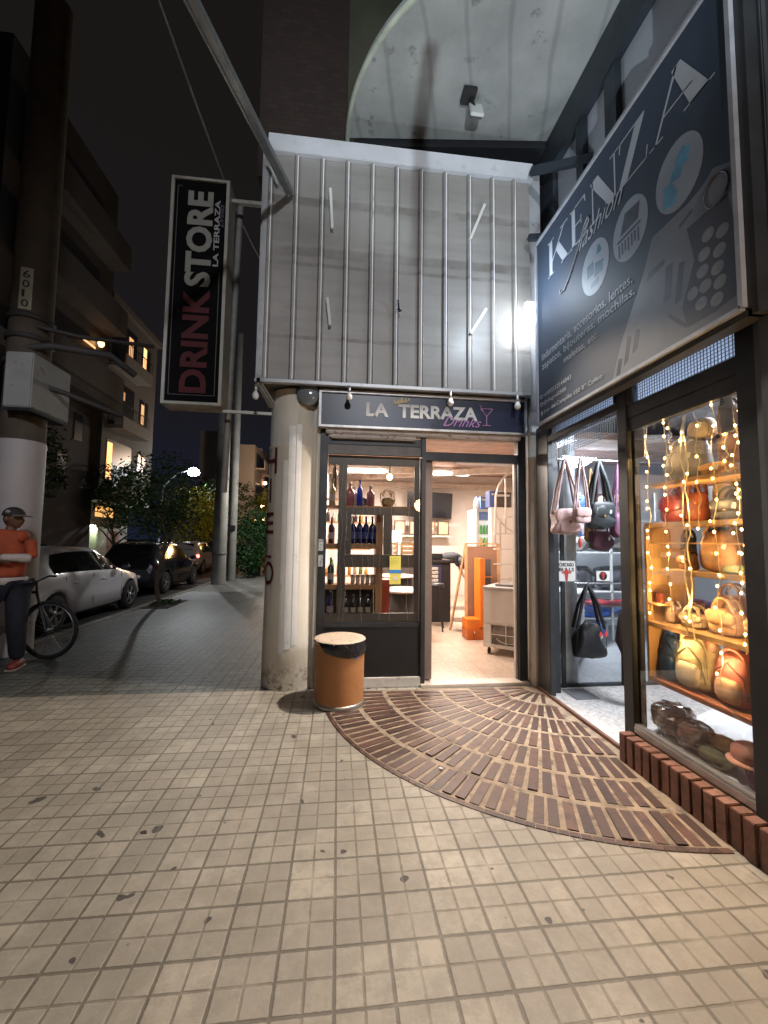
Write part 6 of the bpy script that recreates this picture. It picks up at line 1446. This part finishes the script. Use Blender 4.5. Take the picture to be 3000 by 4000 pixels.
MB().box(.03, .33, -.39, .31, 3.04, 3.078).build("meter_box_lip", m_frame, bp)
MB().tube([(-.03, -.20, 3.9), (.35, -.1, 4.0), (.9, .2, 4.05), (1.1, .5, 3.9)], .05, 8).tube([(.0, -.2, 4.25), (.6, 0, 4.2), (1.3, .6, 4.4)], .03, 8).tube([(.1, -.2, 3.5), (.5, .0, 3.4), (.9, .6, 3.3)], .035, 8).build("cable_bundle", M((.05, .045, .04), .7), bp)
pq = MB(); PR = .232
def wr2(ang0, z0):
    return lambda a, b_: Vector((PR*1.03*math.sin(ang0+a/PR), -PR*1.03*math.cos(ang0+a/PR), z0+b_))
for k in range(1): 
    vs = []
    for z in (4.42, 4.98):
        for j in range(7): a = R_(-2+34*j/6); vs.append((PR*1.015*math.sin(a), -PR*1.015*math.cos(a), z))
    MB().add(vs, [(j, j+1, 8+j, 7+j) for j in range(6)]).build("number_patch", M((.42, .38, .28), .7), bp)
for i, ch in enumerate("0106"): text("n", ch, (0, 0, 0), (1, 0, 0), (0, 0, 1), .075 if ch != "1" else .03, .10, m_black, None, .01, wrap=wr2(R_(6), 4.45+.13*i), mb=pq)
pq.build("painted_number", M((.03, .03, .03), .7), bp)

# ---- buildings across the road
def lit(c, s): return EM(c, s)
m_dark = M((.025, .026, .03), .3, 0, .2, 3, 0)
ab = thing("apartment_block", "grey apartment block with stacked balconies and a few lit windows across the road", "building", (0, 0, 0))
m_abw = M((.15, .135, .12), .85, 0, .12, 1, .1)
MB().box(-16, -10.52, 19.1, 24.0, 3.1, 12.3).box(-16, -11.6, 19.1, 24.0, 0, 3.1).build("wall", m_abw, ab)
MB().box(-16, -10.3, 19.0, 24.1, 12.3, 12.6).build("roof", m_abw, ab)
lit_b = {1: (1.0, .55, .25)}
for k in range(3):
    z = 3.6+2.9*k
    MB().box(-10.53, -10.50, 19.5, 21.7, z+.15, z+2.35).build("balcony_opening", m_dark, ab)
    MB().box(-10.50, -9.75, 19.3, 21.9, z-.12, z+.06).box(-9.82, -9.75, 19.3, 21.9, z+.06, z+.45).build("balcony_slab", M((.26, .24, .215), .8), ab)
    rl = MB(); rl.box(-9.80, -9.77, 19.3, 21.9, z+.98, z+1.02)
    for j in range(18): rl.box(-9.79, -9.775, 19.32+j*.15, 19.34+j*.15, z+.45, z+.98)
    rl.build("balcony_rail", m_frame, ab)
    w_ = MB().box(-10.53, -10.49, 22.35, 23.2, z+.75, z+2.2).build("window", m_dark, ab)
    MB().box(-10.50, -10.47, 22.74, 22.79, z+.75, z+2.2).box(-10.50, -10.47, 22.3, 23.25, z+.68, z+.75).build("sash", M((.3, .28, .26), .6), w_)
    if k == 2: MB().box(-10.485, -10.475, 22.38, 22.70, z+.8, z+2.15).build("lit_pane", lit((1, .48, .20), 2.2), w_)
    if k == 0: MB().box(-10.497, -10.487, 19.55, 19.95, z+.5, z+2.2).build("lit_pane", lit((1, .50, .15), 1.8), ab)
    if k == 1: MB().box(-10.497, -10.487, 20.4, 20.8, z+1.6, z+2.0).build("lit_pane", lit((1, .55, .3), .35), ab)
w_ = MB().box(-10.53, -10.49, 20.9, 21.7, 4.70, 4.80).build("canopy", m_white, ab)
MB().box(-11.59, -11.55, 20.9, 22.4, 2.45, 2.95).build("ground_floor_window", lit((1, .50, .16), 1.1), ab)
MB().box(-10.9, -10.45, 20.8, 22.2, 2.95, 3.05).build("awning", M((.5, .48, .44), .6), ab)
nb = thing("corner_block", "dark apartment building with overhanging upper floors nearest across the road", "building", (0, 0, 0))
m_nbw = M((.055, .05, .048), .85, 0, .15, 1, .1)
MB().box(-18, -10.7, 14.5, 19.0, 0, 6.9).box(-18, -9.6, 12.2, 18.9, 6.9, 7.4).box(-18, -10.3, 12.8, 18.9, 7.4, 17).build("wall", m_nbw, nb)
for k in range(3):
    z = 7.4+3.0*k
    MB().box(-10.29, -9.45, 13.4, 18.6, z-.14, z+.08).box(-9.53, -9.45, 13.4, 18.6, z+.08, z+.95).build("balcony_slab", M((.085, .078, .075), .8), nb)
    MB().box(-10.31, -10.27, 14.2, 17.8, z+.2, z+2.3).build("balcony_opening", m_dark, nb)
MB().ell((-10.1, 17.9, 9.6), (.12, .12, .16), 10, 8).build("balcony_lamp", lit((1, .5, .2), 6), nb)
MB().box(-10.28, -10.25, 17.0, 17.8, 9.3, 9.38).build("lit_gap", lit((1, .45, .2), 1.5), nb)
for (x, y0, y1, z0, z1, p_) in ((-10.29, 15.1, 15.6, 10.7, 11.6, nb), (-10.29, 17.2, 17.5, 7.9, 9.0, nb), (-10.495, 20.9, 21.3, 10.0, 11.4, ab), (-10.495, 19.7, 19.95, 7.2, 8.4, ab), (-10.495, 22.45, 22.75, 7.45, 8.5, ab)):
    MB().box(x, x+.012, y0, y1, z0, z1).build("lit_pane", lit((1, .52, .22), .9), p_)
for (y, z) in ((15.7, 3.6), (16.6, 3.6), (17.5, 5.4)): MB().box(-10.70, -10.67, y, y+.5, z, z+1.1).build("window", m_dark, nb)
# fence with pale sprayed shapes
fe = thing("graffiti_fence", "dark corrugated fence with pale sprayed rings across the road", "fence", (0, 0, 0))
fm = MB()
for k in range(30): fm.box(-11.62, -11.55+.03*(k % 2), 14.0+.2*k, 14.2+.2*k-.002, 0, 2.05)
fm.build("fence_panel", M((.09, .095, .095), .6, .2, .2, 3, .1), fe)
gr = MB()
for cy, rr, rz_ in ((18.1, .55, .72), (17.15, .30, .60), (19.0, .34, .62), (16.4, .25, .6)):
    for s_ in (0, 1):
        pts = [(-11.50, cy+(rr-.13*s_)*math.cos(2*math.pi*i/24), 1.1+(rz_-.13*s_)*math.sin(2*math.pi*i/24)) for i in range(25)]
        gr.tube(pts, .035 if s_ == 0 else .02, 5)
gr.build("sprayed_ring", M((.26, .27, .28), .7), fe)
kx = thing("street_cabinet", "lit pale cabinet with a strip lamp on top beside the fence", "cabinet", (0, 0, 0))
MB().box(-11.4, -10.7, 19.55, 20.35, 0, 1.92).build("cabinet_body", M((.60, .62, .48), .5), kx, bevel=.02); MB().box(-10.69, -10.66, 20.36, 21.3, .2, 1.75).build("poster_panel", M((.45, .30, .28), .6, 0, .6, 4, 0), kx)
MB().box(-11.3, -10.8, 19.5, 19.6, 1.93, 2.0).build("strip_lamp", lit((.85, 1, .75), 12), kx)
lamp("cabinet_lamp", 'POINT', (-10.9, 19.2, 1.9), 26, (.85, 1.0, .72), .1)
# far towers
def tower_b(label, x0, x1, y0, y1, h, col, rows, lights=()):
    t = thing("apartment_block", label, "building", (0, 0, 0))
    MB().box(x0, x1, y0, y1, 0, h).build("wall", M(col, .85, 0, .1, .6, .1), t)
    for r in range(rows):
        z = h-1.2-2.9*r
        MB().box(x1, x1+.9, y0+.5, y1-.5, z-1.1, z-.95).box(x1+.82, x1+.9, y0+.5, y1-.5, z-.95, z-.2).build("balcony_slab", M(tuple(c*1.15 for c in col), .8), t)
        MB().box(x1, x1+.02, y0+.8, y1-.8, z-.9, z+.6).build("balcony_opening", m_dark, t)
    return t
tower_b("tall plain beige tower behind the utility poles", -9.75, -8.15, 40, 46, 10.5, (.22, .18, .15), 2)
tower_b("plain dim tower further behind the poles", -14.9, -12.6, 45, 52, 13.0, (.12, .11, .11), 2)
fb_ = tower_b("distant block with rounded balconies beside the cream column", -9.3, -8.6, 46, 64, 11.5, (.22, .20, .19), 4)
for i, (x, y, z, c_, s_, lab) in enumerate(((-7.9, 44.5, 7.4, (1, .6, .35), 14, "small orange balcony lamp high beside the cream column"), (-6.55, 36.0, 4.25, (1, .66, .40), 30, "bright orange lamp beside the cream column above the ivy hedge"), (-5.5, 31.0, 2.95, (1, .62, .30), 16, "orange lamp shining through leaves beside the cream column"), (-5.0, 25.6, 2.55, (1, .50, .15), 16, "orange lamp in the tree crown above the ivy hedge"))):
    t = thing("wall_lamp", lab, "lamp", (x, y, z)); r = .13 if i else .18
    MB().ell((0, 0, 0), (r, r, r), 12, 8).build("globe", EM(c_, s_), t); MB().cyl((0, 0, r), (0, 0, r+.3), .02).build("stem", m_frame, t)
# cafe chair and table at the hedge
t = thing("garden_chair", "orange garden chair beside the ivy hedge", "chair", (-3.15, 17.3, 0), R_(20))
m_oc = M((.50, .10, .02), .5)
MB().box(-.22, .22, -.22, .22, .42, .45).build("seat", m_oc, t); MB().box(-.22, .22, .20, .24, .45, .88).build("backrest", m_oc, t)
for x in (-.2, .2):
    for y in (-.2, .2): MB().cyl((x, y, 0), (x, y, .42), .018).build("leg", m_oc, t)
t = thing("garden_table", "small table with a pale top behind the orange garden chair", "table", (-2.9, 18.0, 0))
MB().box(-.55, .55, -.4, .4, .72, .75).build("tabletop", m_white, t)
for x in (-.5, .5): MB().cyl((x, -.3, 0), (x, -.3, .72), .02).build("leg", m_frame, t)
t = thing("shadow_post", "added slim steel post behind the viewer casting the balcony shadow streak", "post", (.40, -1.2, 0))  # out-of-view post added to throw the shadow streak on the balcony soffit
MB().cyl((0, 0, 0), (.03, 0, 2.42), .021).build("shaft", m_alu, t); MB().cyl((0, 0, 0), (0, 0, .02), .07).build("base_plate", m_frame, t)
# small litter on the pavement
rnd = random.Random(5); p0_ = None
for i, (x, y, L_, lab) in enumerate(((.93, 1.16, .05, "burnt cigarette end near the bottom of the tiled pavement"), (-1.05, 1.38, .045, "flat dark leaf on the tiled pavement nearest the viewer"), (.70, 2.72, .03, "white paper scrap on the brick fan"), (-.95, 2.3, .035, "dark leaf flake on the tiles short of the waste drum"))):
    t = thing("litter", lab, "litter", (x, y, .012 if i == 2 else .002), rnd.uniform(0, 3))
    pts = [(L_*math.cos(a)*(.5+.1*math.sin(3*a)), L_*.5*math.sin(a)*(.6+.1*math.cos(5*a))) for a in [2*math.pi*k/14 for k in range(14)]]
    if i == 0: MB().cyl((0, 0, .004), (.05, 0, .004), .004, n=8).build("paper_tube", M((.5, .3, .15), .8), t); MB().cyl((.051, 0, .004), (.066, 0, .004), .0042, n=8).build("burnt_tip", m_black, t)
    else: MB().prism(pts, (0, 0, 0), (1, 0, 0), (0, 1, 0), (0, 0, 1), .003).build("scrap", M((.6, .6, .58) if i == 2 else (.03, .028, .025), .8), t)
